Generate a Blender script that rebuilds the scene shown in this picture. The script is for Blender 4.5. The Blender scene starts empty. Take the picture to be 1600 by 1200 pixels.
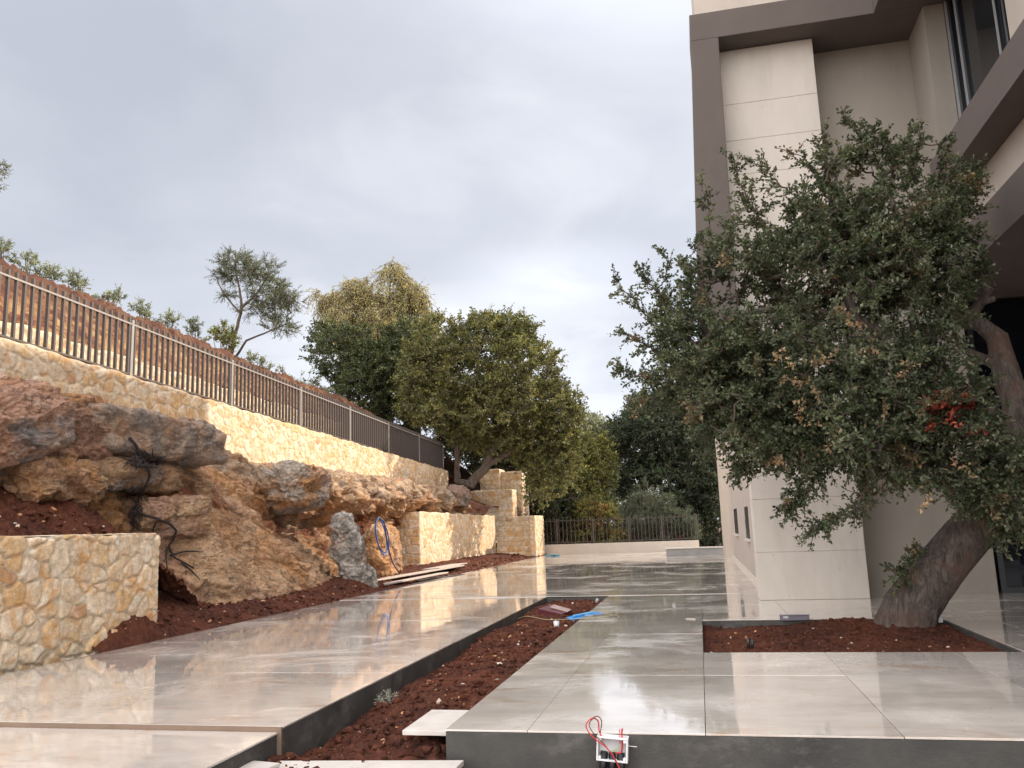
import bpy, math, random
import numpy as np
from mathutils import Matrix, Vector
R_ = math.radians
C = bpy.context.scene.collection
S = bpy.context.scene

# ------------------------------------------------------------------ camera, world, sun
H = 1.4
cam_d = bpy.data.cameras.new('camera'); cam = bpy.data.objects.new('camera', cam_d); C.objects.link(cam)
cam_d.sensor_width = 36; cam_d.lens = 36*1300/1600; cam_d.clip_end = 3000; cam_d.clip_start = .05
cam.matrix_world = Matrix(((0.97554909, 0.07022986, 0.20825882, 0), (0.21706241, -0.15927788, -0.96307553, 0),
                           (-0.03446564, 0.98473262, -0.17062765, H), (0, 0, 0, 1)))
S.camera = cam
SUN_EL, SUN_AZ = 30, 47
W = bpy.data.worlds.new('World'); S.world = W; W.use_nodes = True
nt = W.node_tree; nt.nodes.clear()
def wn(t, **k):
    n = nt.nodes.new(t)
    for a, b in k.items(): setattr(n, a, b)
    return n
wo = wn('ShaderNodeOutputWorld'); bg = wn('ShaderNodeBackground'); bg.inputs[1].default_value = .1
sky = wn('ShaderNodeTexSky', sky_type='NISHITA', sun_disc=False, sun_elevation=R_(SUN_EL), sun_rotation=R_(90-SUN_AZ))
tc = wn('ShaderNodeTexCoord'); sx = wn('ShaderNodeSeparateXYZ'); nt.links.new(tc.outputs['Generated'], sx.inputs[0])
def wm(op, a, b=None, c=None):
    n = wn('ShaderNodeMath', operation=op)
    for i, v in enumerate((a, b, c)):
        if v is None: continue
        if isinstance(v, (int, float)): n.inputs[i].default_value = v
        else: nt.links.new(v, n.inputs[i])
    return n.outputs[0]
zz = wm('ADD', wm('MAXIMUM', sx.outputs[2], 0.0), .16)
cx = wn('ShaderNodeCombineXYZ'); nt.links.new(wm('DIVIDE', sx.outputs[0], zz), cx.inputs[0]); nt.links.new(wm('DIVIDE', sx.outputs[1], zz), cx.inputs[1])
def wnoise(scale, detail, off, dist=0.6, rough=.5):
    mp = wn('ShaderNodeMapping'); nt.links.new(cx.outputs[0], mp.inputs[0]); mp.inputs['Location'].default_value = off
    n = wn('ShaderNodeTexNoise'); n.inputs['Scale'].default_value = scale; n.inputs['Detail'].default_value = detail
    n.inputs['Distortion'].default_value = dist; n.inputs['Roughness'].default_value = rough
    nt.links.new(mp.outputs[0], n.inputs[0]); return n.outputs[0]
n1 = wnoise(.55, 6, (3.1, 1.7, 0), .3, .46); n2 = wnoise(1.7, 7, (7.3, 2.2, 4), .5, .5)
mixn = wm('ADD', wm('MULTIPLY', n1, .62), wm('MULTIPLY', n2, .38))
cr = wn('ShaderNodeValToRGB'); nt.links.new(mixn, cr.inputs[0])
e = cr.color_ramp.elements
e[0].position = .37; e[0].color = (.53, .56, .63, 1); e[1].position = .64; e[1].color = (.90, .91, .95, 1)
m_ = cr.color_ramp.elements.new(.50); m_.color = (.62, .645, .71, 1)
# cloud cover thins towards the horizon, where pale blue shows between the banks
hz = wn('ShaderNodeMapRange'); nt.links.new(sx.outputs[2], hz.inputs[0]); hz.inputs[1].default_value = .05; hz.inputs[2].default_value = .30
hz.inputs[3].default_value = 1.22; hz.inputs[4].default_value = 1.0
# unseen sky overhead and behind the camera, brightness added to lift shaded surfaces
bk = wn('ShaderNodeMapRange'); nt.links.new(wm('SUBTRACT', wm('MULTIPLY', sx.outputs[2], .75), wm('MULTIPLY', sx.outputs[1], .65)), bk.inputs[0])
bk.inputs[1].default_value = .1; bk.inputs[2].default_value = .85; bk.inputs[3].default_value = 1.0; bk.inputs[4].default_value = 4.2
def patch(dx, dy, dz, w, amp):      # one brighter cloud bank, its edge broken by the cloud noise
    c = wn('ShaderNodeVectorMath', operation='SUBTRACT'); nt.links.new(tc.outputs['Generated'], c.inputs[0]); v = Vector((dx, dy, dz)).normalized(); c.inputs[1].default_value = v
    q = wn('ShaderNodeVectorMath', operation='MULTIPLY'); nt.links.new(c.outputs[0], q.inputs[0]); q.inputs[1].default_value = (1, 1, 2.6)
    l = wn('ShaderNodeVectorMath', operation='LENGTH'); nt.links.new(q.outputs[0], l.inputs[0])
    a = wm('ADD', l.outputs['Value'], wm('MULTIPLY', wm('SUBTRACT', n2, .5), w*1.9)); r = wn('ShaderNodeMapRange', interpolation_type='SMOOTHSTEP'); nt.links.new(a, r.inputs[0])
    r.inputs[1].default_value = w; r.inputs[2].default_value = w*.15; r.inputs[3].default_value = 0; r.inputs[4].default_value = amp; return r.outputs[0]
pt_ = wm('ADD', wm('ADD', patch(-.155, .98, .30, .15, .24), patch(-.05, .85, .62, .30, .20)), wm('ADD', patch(-.6, .75, .45, .40, -.04), wm('ADD', patch(-.32, .9, .5, .3, -.05), patch(-.12, .99, .12, .14, .12))))
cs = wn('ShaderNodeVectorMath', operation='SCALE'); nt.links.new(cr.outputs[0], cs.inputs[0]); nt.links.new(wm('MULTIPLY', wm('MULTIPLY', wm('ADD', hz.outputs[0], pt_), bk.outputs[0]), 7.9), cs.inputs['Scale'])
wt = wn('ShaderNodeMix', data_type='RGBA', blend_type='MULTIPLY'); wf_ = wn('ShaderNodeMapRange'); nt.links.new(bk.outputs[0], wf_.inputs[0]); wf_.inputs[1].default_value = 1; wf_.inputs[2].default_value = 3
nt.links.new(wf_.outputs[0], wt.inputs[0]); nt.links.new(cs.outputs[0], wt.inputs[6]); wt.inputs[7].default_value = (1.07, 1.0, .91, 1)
mx = wn('ShaderNodeMix', data_type='RGBA'); mx.inputs[0].default_value = .9
nt.links.new(sky.outputs[0], mx.inputs[6]); nt.links.new(wt.outputs[2], mx.inputs[7])
nt.links.new(mx.outputs[2], bg.inputs[0]); nt.links.new(bg.outputs[0], wo.inputs[0])
sl = bpy.data.lights.new('sun', 'SUN'); sl.energy = 4.2; sl.angle = R_(.6); sl.color = (1, .86, .68)
so = bpy.data.objects.new('sun', sl); C.objects.link(so)
sd = Vector((math.cos(R_(SUN_EL))*math.cos(R_(SUN_AZ)), math.cos(R_(SUN_EL))*math.sin(R_(SUN_AZ)), math.sin(R_(SUN_EL))))
so.rotation_euler = sd.to_track_quat('Z', 'Y').to_euler(); so.location = (0, 0, 30)
S.view_settings.view_transform = 'Standard'; S.view_settings.look = 'None'; S.view_settings.gamma = 1
S.view_settings.use_curve_mapping = False; S.view_settings.exposure = .58

# ------------------------------------------------------------------ numpy noise
_rng = np.random.RandomState(5); _perm = _rng.permutation(256); _perm = np.concatenate([_perm, _perm, _perm])
_grad = _rng.normal(size=(256, 3)); _grad /= np.linalg.norm(_grad, axis=1)[:, None]
def perlin(p):
    p = np.asarray(p, float); i = np.floor(p).astype(int); f = p-i; i &= 255; u = f*f*f*(f*(f*6-15)+10); r = 0
    for dx in (0, 1):
        for dy in (0, 1):
            for dz in (0, 1):
                h = _perm[_perm[_perm[(i[:, 0]+dx) & 255]+((i[:, 1]+dy) & 255)]+((i[:, 2]+dz) & 255)]
                g = _grad[h]; d = (g*(f-np.array([dx, dy, dz]))).sum(1)
                w = (u[:, 0] if dx else 1-u[:, 0])*(u[:, 1] if dy else 1-u[:, 1])*(u[:, 2] if dz else 1-u[:, 2])
                r = r+w*d
    return r*1.6
def fbm(p, o=4, lac=2.1, g=.5):
    a = 1; s = 0; t = 0; q = np.asarray(p, float)
    for k in range(o): s = s+a*perlin(q+k*17.3); t += a; a *= g; q = q*lac
    return s/t
def ridged(p, o=4, lac=2.1, g=.5):
    a = 1; s = 0; t = 0; q = np.asarray(p, float)
    for k in range(o): s = s+a*(1-np.abs(perlin(q+k*11.1))*2.2); t += a; a *= g; q = q*lac
    return s/t
def chips(p, seed=0, k=.9):
    """planar chipped facets: each cell tilts its own way, so borders read as broken edges"""
    p = np.asarray(p, float); I = np.floor(p).astype(np.int64); B = np.full(len(p), 9.); out = np.zeros(len(p)); B2 = np.full(len(p), 9.)
    def hh(a, b, c, m):
        v = (a*73856093 ^ b*19349663 ^ c*83492791 ^ (m+seed)*2654435761) & 0xffffffff; v = ((v ^ (v >> 15))*2246822519) & 0xffffffff; return ((v ^ (v >> 13)) & 0xffff)/65535.
    for i in (-1, 0, 1):
        for j in (-1, 0, 1):
            for l in (-1, 0, 1):
                a, b, c = I[:, 0]+i, I[:, 1]+j, I[:, 2]+l; q = np.stack([a+hh(a, b, c, 1), b+hh(a, b, c, 2), c+hh(a, b, c, 3)], 1)-p; d = (q*q).sum(1)
                t = np.stack([hh(a, b, c, 4), hh(a, b, c, 5), hh(a, b, c, 6)], 1)-.5; h = (q*t).sum(1)*k*2+(hh(a, b, c, 7)-.5)
                m = d < B; B2 = np.where(m, B, np.minimum(B2, d)); out = np.where(m, h, out); B = np.where(m, d, B)
    return out*sst(0, .25, np.sqrt(B2)-np.sqrt(B)+.06)
def sst(a, b, x): t = np.clip((x-a)/(b-a), 0, 1); return t*t*(3-2*t)

# ------------------------------------------------------------------ mesh helpers
def tag(o, label=None, cat=None, group=None, kind=None):
    for k, v in (('label', label), ('category', cat), ('group', group), ('kind', kind)):
        if v: o[k] = v
    return o
def link(o, parent=None):
    C.objects.link(o)
    if parent: o.parent = parent; o.matrix_parent_inverse = Matrix.Identity(4)
    return o
def empty(name, loc, label, cat, group=None):
    o = bpy.data.objects.new(name, None); o.location = loc; o.empty_display_size = .2; link(o); return tag(o, label, cat, group)
def npmesh(name, V, F, mat, parent=None, col=None, smooth=True, origin=None):
    """V (n,3) world coords, F (m,3|4) int. If parent has a location, coordinates are made relative to it."""
    V = np.asarray(V, float).copy(); F = np.asarray(F, int)
    if parent is not None and parent.type == 'EMPTY': V -= np.array(parent.location)
    elif origin is not None: V -= np.array(origin)
    me = bpy.data.meshes.new(name); n = F.shape[1]
    me.vertices.add(len(V)); me.vertices.foreach_set('co', V.ravel().astype(np.float32))
    me.loops.add(F.size); me.loops.foreach_set('vertex_index', F.ravel().astype(np.int32))
    me.polygons.add(len(F)); me.polygons.foreach_set('loop_start', np.arange(0, F.size, n, dtype=np.int32))
    me.update(calc_edges=True)
    me.polygons.foreach_set('use_smooth', np.full(len(F), smooth, dtype=bool))
    if col is not None:
        a = me.color_attributes.new('Col', 'FLOAT_COLOR', 'POINT'); c = np.ones((len(V), 4), np.float32); c[:, :3] = col
        a.data.foreach_set('color', c.ravel())
    me.materials.append(mat); me.validate(); o = bpy.data.objects.new(name, me)
    if origin is not None and parent is None: o.location = origin
    return link(o, parent)
class MB:
    def __init__(s): s.v = []; s.f = []; s.c = []
    def quad(s, pts, c=(1, 1, 1)):
        n = len(s.v); s.v += [tuple(p) for p in pts]; s.f.append((n, n+1, n+2, n+3)); s.c += [c]*4
    def box(s, a, b, c=(1, 1, 1), rot=0, tilt=None, about=None):
        x0, y0, z0 = a; x1, y1, z1 = b
        P = [Vector(p) for p in ((x0, y0, z0), (x1, y0, z0), (x1, y1, z0), (x0, y1, z0), (x0, y0, z1), (x1, y0, z1), (x1, y1, z1), (x0, y1, z1))]
        if rot or tilt:
            ce = Vector(about) if about else Vector(((x0+x1)/2, (y0+y1)/2, (z0+z1)/2))
            M = Matrix.Rotation(rot, 3, 'Z')
            if tilt: M = M @ Matrix.Rotation(tilt[0], 3, 'X') @ Matrix.Rotation(tilt[1], 3, 'Y')
            P = [ce+M @ (p-ce) for p in P]
        n = len(s.v); s.v += [tuple(p) for p in P]; s.c += [c]*8
        s.f += [tuple(n+i for i in q) for q in ((0, 3, 2, 1), (4, 5, 6, 7), (0, 1, 5, 4), (1, 2, 6, 5), (2, 3, 7, 6), (3, 0, 4, 7))]
        return s
    def hexa(s, P, c=(1, 1, 1)):
        n = len(s.v); s.v += [tuple(p) for p in P]; s.c += [c]*8
        s.f += [tuple(n+i for i in q) for q in ((0, 3, 2, 1), (4, 5, 6, 7), (0, 1, 5, 4), (1, 2, 6, 5), (2, 3, 7, 6), (3, 0, 4, 7))]
        return s
    def tube(s, pts, r, sides=8, c=(1, 1, 1), cap=True):
        pts = [Vector(p) for p in pts]; rs = r if isinstance(r, (list, tuple)) else [r]*len(pts); base = len(s.v); up = None
        for i, p in enumerate(pts):
            t = (pts[min(i+1, len(pts)-1)]-pts[max(i-1, 0)]).normalized()
            if up is None: up = t.orthogonal().normalized()
            up = (up-t*up.dot(t)).normalized(); bi = t.cross(up)
            for k in range(sides):
                a = 2*math.pi*k/sides; s.v.append(tuple(p+(up*math.cos(a)+bi*math.sin(a))*rs[i])); s.c.append(c)
        for i in range(len(pts)-1):
            for k in range(sides):
                a = base+i*sides+k; b = base+i*sides+(k+1) % sides; s.f.append((a, b, b+sides, a+sides))
        if cap:
            for i0, rev in ((0, True), (len(pts)-1, False)):
                ce = len(s.v); s.v.append(tuple(pts[i0])); s.c.append(c)
                for k in range(sides):
                    a = base+i0*sides+k; b = base+i0*sides+(k+1) % sides
                    s.f.append((b, a, ce, ce) if rev else (a, b, ce, ce))
        return s
    def build(s, name, mat, parent=None, smooth=False, origin=None, bevel=0):
        me = bpy.data.meshes.new(name); V = np.array(s.v)
        if parent is not None and parent.type == 'EMPTY': V = V-np.array(parent.location)
        elif origin is not None: V = V-np.array(origin)
        fs = [tuple(dict.fromkeys(f)) for f in s.f]
        me.from_pydata([tuple(v) for v in V], [], fs); a = me.color_attributes.new('Col', 'FLOAT_COLOR', 'POINT')
        a.data.foreach_set('color', np.concatenate([np.array(s.c, np.float32), np.ones((len(s.c), 1), np.float32)], 1).ravel())
        me.polygons.foreach_set('use_smooth', [smooth]*len(fs)); me.materials.append(mat); me.update()
        o = bpy.data.objects.new(name, me)
        if origin is not None and parent is None: o.location = origin
        if bevel:
            b = o.modifiers.new('bevel', 'BEVEL'); b.width = bevel; b.segments = 2; b.limit_method = 'ANGLE'
        return link(o, parent)
def grid_faces(nu, nv, flip=False):
    i, j = np.meshgrid(np.arange(nu-1), np.arange(nv-1), indexing='ij'); a = (i*nv+j).ravel()
    F = np.stack([a, a+nv, a+nv+1, a+1], 1)
    return F[:, ::-1] if flip else F
def merge(parts):
    V, F, K, n = [], [], [], 0
    for v, f, k in parts: V.append(v); F.append(f+n); K.append(k); n += len(v)
    return np.concatenate(V), np.concatenate(F), np.concatenate(K)

# ------------------------------------------------------------------ materials
def mat(name):
    m = bpy.data.materials.new(name); m.use_nodes = True; t = m.node_tree; b = t.nodes['Principled BSDF']; return m, t, b
def N(t, ty, **k):
    n = t.nodes.new(ty)
    for a, b in k.items(): setattr(n, a, b)
    return n
def obj_noise(t, scale, detail=5, rough=.55, dist=0, vec=None, sc3=None):
    tcn = N(t, 'ShaderNodeNewGeometry'); n = N(t, 'ShaderNodeTexNoise'); src = tcn.outputs['Position']
    if sc3:
        mp = N(t, 'ShaderNodeMapping'); mp.inputs['Scale'].default_value = sc3; t.links.new(src, mp.inputs[0]); src = mp.outputs[0]
    t.links.new(src, n.inputs[0]); n.inputs['Scale'].default_value = scale; n.inputs['Detail'].default_value = detail
    n.inputs['Roughness'].default_value = rough; n.inputs['Distortion'].default_value = dist; return n.outputs[0]
def ramp(t, src, stops):
    r = N(t, 'ShaderNodeValToRGB'); t.links.new(src, r.inputs[0]); el = r.color_ramp.elements
    el[0].position, el[0].color = stops[0][0], (*stops[0][1], 1); el[1].position, el[1].color = stops[-1][0], (*stops[-1][1], 1)
    for p, c in stops[1:-1]: q = el.new(p); q.color = (*c, 1)
    return r.outputs[0]
def mixc(t, f, a, b, mode='MIX'):
    m = N(t, 'ShaderNodeMix', data_type='RGBA', blend_type=mode)
    for i, v in ((0, f), (6, a), (7, b)):
        if isinstance(v, (int, float)): m.inputs[i].default_value = v
        elif isinstance(v, tuple): m.inputs[i].default_value = (*v, 1)
        else: t.links.new(v, m.inputs[i])
    return m.outputs[2]
def bump(t, b, src, strength=.4, dist=.02, prev=None):
    n = N(t, 'ShaderNodeBump'); n.inputs['Strength'].default_value = strength; n.inputs['Distance'].default_value = dist
    t.links.new(src, n.inputs['Height'])
    if prev: t.links.new(prev, n.inputs['Normal'])
    if b: t.links.new(n.outputs[0], b.inputs['Normal'])
    return n.outputs[0]
def attr(t): return N(t, 'ShaderNodeAttribute', attribute_name='Col').outputs['Color']
g3 = lambda v: (v, v, v)

def mat_stone():
    m, t, b = mat('limestone_masonry'); c = attr(t)
    n = obj_noise(t, 9, 8, .65); c = mixc(t, 1.0, c, ramp(t, n, [(.28, g3(.62)), (.5, g3(1.0)), (.72, g3(1.22))]), 'MULTIPLY'); c = mixc(t, 1.0, c, ramp(t, obj_noise(t, 38, 7, .78), [(.36, g3(.72)), (.5, g3(1)), (.66, g3(1.14))]), 'MULTIPLY')
    n2 = obj_noise(t, 3.5, 6, .6, .8)
    c = mixc(t, ramp(t, n2, [(.53, g3(0)), (.60, g3(.62))]), c, (.62, .33, .12)); n4 = obj_noise(t, 5.5, 8, .7, .5); c = mixc(t, ramp(t, n4, [(.54, g3(0)), (.62, g3(.6))]), c, (.80, .74, .63))
    t.links.new(c, b.inputs['Base Color']); b.inputs['Roughness'].default_value = .85
    bump(t, b, obj_noise(t, 32, 9, .78), .9, .02); return m
def mat_rock(name='weathered_rock'):
    m, t, b = mat(name); c = attr(t)
    n = obj_noise(t, 2.4, 12, .72, .7); c = mixc(t, 1.0, c, ramp(t, n, [(.30, g3(.45)), (.45, g3(.98)), (.56, g3(1.12)), (.70, g3(1.5))]), 'MULTIPLY')
    nf = obj_noise(t, 22, 8, .8, .4); c = mixc(t, 1.0, c, ramp(t, nf, [(.34, g3(.55)), (.5, g3(1.0)), (.68, g3(1.4))]), 'MULTIPLY')
    # rusty and pale mineral patches
    c = mixc(t, ramp(t, obj_noise(t, 1.5, 9, .7, .8), [(.52, g3(0)), (.62, g3(.55))]), c, (.52, .24, .10))
    c = mixc(t, ramp(t, obj_noise(t, 4.2, 10, .75, .6), [(.55, g3(0)), (.66, g3(.7))]), c, (.70, .60, .47))
    # lichen
    c = mixc(t, ramp(t, obj_noise(t, 3.1, 10, .74, .4), [(.56, g3(0)), (.66, g3(.55))]), c, (.14, .115, .10))
    # dipping cracks: thin lines where a stretched noise crosses its middle value
    mp = N(t, 'ShaderNodeMapping'); mp.inputs['Rotation'].default_value = (-.42, 0, 0); ge = N(t, 'ShaderNodeNewGeometry'); t.links.new(ge.outputs['Position'], mp.inputs[0]); mp.inputs['Scale'].default_value = (1.2, .55, 3.0)
    cn = N(t, 'ShaderNodeTexNoise'); t.links.new(mp.outputs[0], cn.inputs[0]); cn.inputs['Scale'].default_value = 2.6; cn.inputs['Detail'].default_value = 8; cn.inputs['Roughness'].default_value = .62; cn.inputs['Distortion'].default_value = .5
    ck = ramp(t, cn.outputs[0], [(.485, g3(0)), (.498, g3(1)), (.512, g3(0))]); gate = ramp(t, obj_noise(t, 1.7, 4), [(.42, g3(0)), (.52, g3(.85))])
    ckm = mixc(t, 1.0, ck, gate, 'MULTIPLY'); c = mixc(t, ckm, c, (.055, .035, .026))
    t.links.new(c, b.inputs['Base Color']); b.inputs['Roughness'].default_value = .85; b.inputs['Specular IOR Level'].default_value = .25
    p = bump(t, None, obj_noise(t, 5, 14, .78, .9, sc3=(1, .6, 1.7)), 1, .16); iv = N(t, 'ShaderNodeInvert'); t.links.new(ckm, iv.inputs[1])
    p = bump(t, None, iv.outputs[0], .8, .04, p); bump(t, b, obj_noise(t, 38, 8, .8), .9, .02, p); return m
def mat_soil():
    m, t, b = mat('red_soil'); n = obj_noise(t, 14, 8, .7)
    c = ramp(t, n, [(.30, (.024, .010, .007)), (.5, (.070, .024, .015)), (.70, (.15, .055, .032))])
    n2 = obj_noise(t, 1.3, 4, .5); c = mixc(t, ramp(t, n2, [(.4, g3(0)), (.65, g3(.45))]), c, (.17, .055, .028))
    v = N(t, 'ShaderNodeTexVoronoi'); ge = N(t, 'ShaderNodeNewGeometry'); t.links.new(ge.outputs['Position'], v.inputs[0]); v.inputs['Scale'].default_value = 26
    sp = mixc(t, 1.0, ramp(t, v.outputs['Distance'], [(.10, g3(1)), (.2, g3(0))]), ramp(t, obj_noise(t, 9, 3), [(.56, g3(0)), (.62, g3(.8))]), 'MULTIPLY')
    c = mixc(t, sp, c, (.42, .27, .17))
    t.links.new(c, b.inputs['Base Color']); b.inputs['Roughness'].default_value = .95; b.inputs['Specular IOR Level'].default_value = .2
    bump(t, b, obj_noise(t, 55, 8, .75), .9, .02); return m
def mat_bank():
    m, t, b = mat('bank_soil'); n = obj_noise(t, 2.2, 9, .72, .5)
    c = ramp(t, n, [(.32, (.06, .02, .012)), (.45, (.17, .06, .03)), (.54, (.33, .17, .07)), (.70, (.50, .34, .16))])
    ge = N(t, 'ShaderNodeNewGeometry'); sp = N(t, 'ShaderNodeSeparateXYZ'); t.links.new(ge.outputs['Position'], sp.inputs[0])
    mr = N(t, 'ShaderNodeMapRange'); t.links.new(sp.outputs[2], mr.inputs[0]); mr.inputs[1].default_value = 6.7; mr.inputs[2].default_value = 7.5; mr.inputs[4].default_value = .8
    c = mixc(t, mr.outputs[0], c, (.095, .036, .021))
    t.links.new(c, b.inputs['Base Color']); b.inputs['Roughness'].default_value = .95
    bump(t, b, obj_noise(t, 18, 8, .75), 1, .06); return m
def mat_tile():
    m, t, b = mat('wet_travertine_tile'); c = attr(t)
    n = obj_noise(t, 1.1, 5, .6, .3, sc3=(.45, 1.6, 1)); c = mixc(t, 1.0, c, ramp(t, n, [(.3, (.84, .82, .80)), (.7, (1.08, 1.06, 1.04))]), 'MULTIPLY')
    n5 = obj_noise(t, 7, 7, .7, .3, sc3=(.5, 1.4, 1)); c = mixc(t, 1.0, c, ramp(t, n5, [(.3, g3(.93)), (.7, g3(1.05))]), 'MULTIPLY')
    # rusty mud drying on the slabs
    mud = obj_noise(t, .9, 8, .62, 1.2, sc3=(.55, 1.5, 1)); mk = ramp(t, mud, [(.57, g3(0)), (.70, g3(.6))])
    c = mixc(t, mk, c, (.50, .30, .17))
    drk = ramp(t, obj_noise(t, .8, 8, .68, .4, sc3=(.7, 1.3, 1)), [(.40, (.84, .83, .82)), (.54, g3(1.0))]); c = mixc(t, 1.0, c, drk, 'MULTIPLY')   # damp patches soak darker
    v = N(t, 'ShaderNodeTexVoronoi'); ge = N(t, 'ShaderNodeNewGeometry'); t.links.new(ge.outputs['Position'], v.inputs[0]); v.inputs['Scale'].default_value = 7.5
    c = mixc(t, ramp(t, v.outputs['Distance'], [(.03, g3(.7)), (.07, g3(0))]), c, (.22, .13, .09))
    t.links.new(c, b.inputs['Base Color'])
    wet = obj_noise(t, .6, 9, .66, .5, sc3=(1, 1.1, 1))
    rr = ramp(t, wet, [(.40, g3(.02)), (.50, g3(.08)), (.56, g3(.26)), (.75, g3(.38))])
    t.links.new(rr, b.inputs['Roughness']); b.inputs['IOR'].default_value = 1.5
    b.inputs['Coat Weight'].default_value = .9; b.inputs['Coat IOR'].default_value = 1.4
    t.links.new(ramp(t, wet, [(.46, g3(.01)), (.55, g3(.07)), (.60, g3(.16)), (.72, g3(.26))]), b.inputs['Coat Roughness'])
    nb = N(t, 'ShaderNodeBump'); nb.inputs['Strength'].default_value = .10; nb.inputs['Distance'].default_value = .01
    t.links.new(obj_noise(t, 2.4, 5, .6, .2), nb.inputs['Height']); t.links.new(nb.outputs[0], b.inputs['Coat Normal']); t.links.new(nb.outputs[0], b.inputs['Normal'])
    return m
def mat_plain(name, col, rough=.6, metal=0, var=.15, scale=3, bmp=0, bscale=60, spec=.5, streak=False):
    m, t, b = mat(name)
    n = obj_noise(t, scale, 7, .62, .2, sc3=(1, 1, .35) if streak else None)
    lo = tuple(x*(1-var) for x in col); hi = tuple(min(1, x*(1+var)) for x in col)
    c = ramp(t, n, [(.3, lo), (.7, hi)]); t.links.new(c, b.inputs['Base Color'])
    b.inputs['Roughness'].default_value = rough; b.inputs['Metallic'].default_value = metal; b.inputs['Specular IOR Level'].default_value = spec
    if bmp: bump(t, b, obj_noise(t, bscale, 6, .7), bmp, .01)
    return m
def stain(m, amt=.35, col=(.3, .27, .24)):
    t = m.node_tree; b = t.nodes['Principled BSDF']; src = b.inputs['Base Color'].links[0].from_socket
    k = ramp(t, obj_noise(t, 1.3, 9, .7, .3, sc3=(1.6, 1.6, .28)), [(.5, g3(0)), (.7, g3(amt))]); c = mixc(t, k, src, col)
    v = N(t, 'ShaderNodeTexVoronoi'); ge = N(t, 'ShaderNodeNewGeometry'); t.links.new(ge.outputs['Position'], v.inputs[0]); v.inputs['Scale'].default_value = 6
    pk = mixc(t, 1.0, ramp(t, v.outputs['Distance'], [(.04, g3(.75)), (.10, g3(0))]), ramp(t, obj_noise(t, 1.4, 3), [(.52, g3(0)), (.56, g3(1))]), 'MULTIPLY')
    c = mixc(t, pk, c, tuple(x*.8 for x in col)); t.links.new(c, b.inputs['Base Color'])
def mat_attr(name, rough=.7, var=.15):
    m, t, b = mat(name); c = mixc(t, 1.0, attr(t), ramp(t, obj_noise(t, 12, 6), [(.3, g3(1-var)), (.7, g3(1+var))]), 'MULTIPLY')
    t.links.new(c, b.inputs['Base Color']); b.inputs['Roughness'].default_value = rough; return m
def mat_leaf(name, trans=.3, rough=.5):
    m, t, b = mat(name); c = attr(t); t.links.new(c, b.inputs['Base Color']); b.inputs['Roughness'].default_value = rough
    b.inputs['Specular IOR Level'].default_value = .35
    tr = N(t, 'ShaderNodeBsdfTranslucent'); t.links.new(mixc(t, 1.0, c, (1.25, 1.2, .7), 'MULTIPLY'), tr.inputs[0])
    mi = N(t, 'ShaderNodeMixShader'); mi.inputs[0].default_value = trans
    t.links.new(b.outputs[0], mi.inputs[1]); t.links.new(tr.outputs[0], mi.inputs[2]); t.links.new(mi.outputs[0], t.nodes['Material Output'].inputs[0]); return m
def mat_bark():
    m, t, b = mat('grey_bark'); n = obj_noise(t, 9, 9, .7, .8, sc3=(1.6, 1.6, .45))
    c = ramp(t, n, [(.3, (.035, .026, .022)), (.5, (.13, .10, .085)), (.7, (.27, .225, .19))])
    c = mixc(t, ramp(t, obj_noise(t, 3, 5), [(.5, g3(0)), (.65, g3(.6))]), c, (.16, .09, .06))
    t.links.new(c, b.inputs['Base Color']); b.inputs['Roughness'].default_value = .9
    bump(t, b, obj_noise(t, 22, 9, .75, .6, sc3=(1.5, 1.5, .4)), 1, .05); return m
def mat_glass(name, col=(.02, .025, .03)):
    m, t, b = mat(name); b.inputs['Base Color'].default_value = (*col, 1); b.inputs['Roughness'].default_value = .04
    b.inputs['IOR'].default_value = 1.5; b.inputs['Transmission Weight'].default_value = .35; return m
STONE, ROCK, SOIL, BANK, TILE, LEAF, BARK = mat_stone(), mat_rock(), mat_soil(), mat_bank(), mat_tile(), mat_leaf('leaf'), mat_bark()
KERB = mat_plain('dark_damp_concrete', (.058, .055, .050), .7, var=.35, scale=2.5, bmp=.4, streak=False)
PLASTER = mat_plain('taupe_plaster', (.335, .30, .26), .85, var=.05, scale=1.2, bmp=.25, bscale=150)
CREAM = mat_plain('cream_plaster', (.52, .46, .40), .85, var=.05, scale=1.2, bmp=.25, bscale=150)
BROWN = mat_plain('brown_plaster', (.120, .097, .088), .8, var=.07, scale=1.5, bmp=.3, bscale=150)
CONC = mat_plain('pale_precast_concrete', (.64, .585, .525), .75, var=.07, scale=1.6, bmp=.25, bscale=40, streak=True)
_k = KERB.node_tree; _b = _k.nodes['Principled BSDF']; _k.links.new(mixc(_k, ramp(_k, obj_noise(_k, 1.6, 8, .68, .4, sc3=(1, 1, 1.8)), [(.52, g3(0)), (.68, g3(.55))]), _b.inputs['Base Color'].links[0].from_socket, (.19, .18, .165)), _b.inputs['Base Color'])
stain(CONC, .38, (.42, .38, .33)); stain(PLASTER, .3, (.24, .21, .18)); stain(BROWN, .3, (.17, .145, .13)); stain(CREAM, .3, (.40, .34, .28))
METAL = mat_plain('brown_painted_steel', (.055, .042, .038), .6, var=.12, scale=8)
POSTM = mat_plain('greige_painted_steel', (.27, .245, .23), .5, var=.1, scale=8)
BLACKM = mat_plain('black_aluminium', (.012, .013, .016), .35, var=.1)
GREYM = mat_plain('grey_aluminium', (.42, .43, .45), .35, metal=.3, var=.05)
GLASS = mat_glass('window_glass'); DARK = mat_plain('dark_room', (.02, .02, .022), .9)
CURT = mat_plain('grey_curtain', (.22, .24, .26), .9, var=.25, scale=4)
WHITE = mat_plain('white_plastic', (.74, .74, .74), .4, var=.05)
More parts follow.
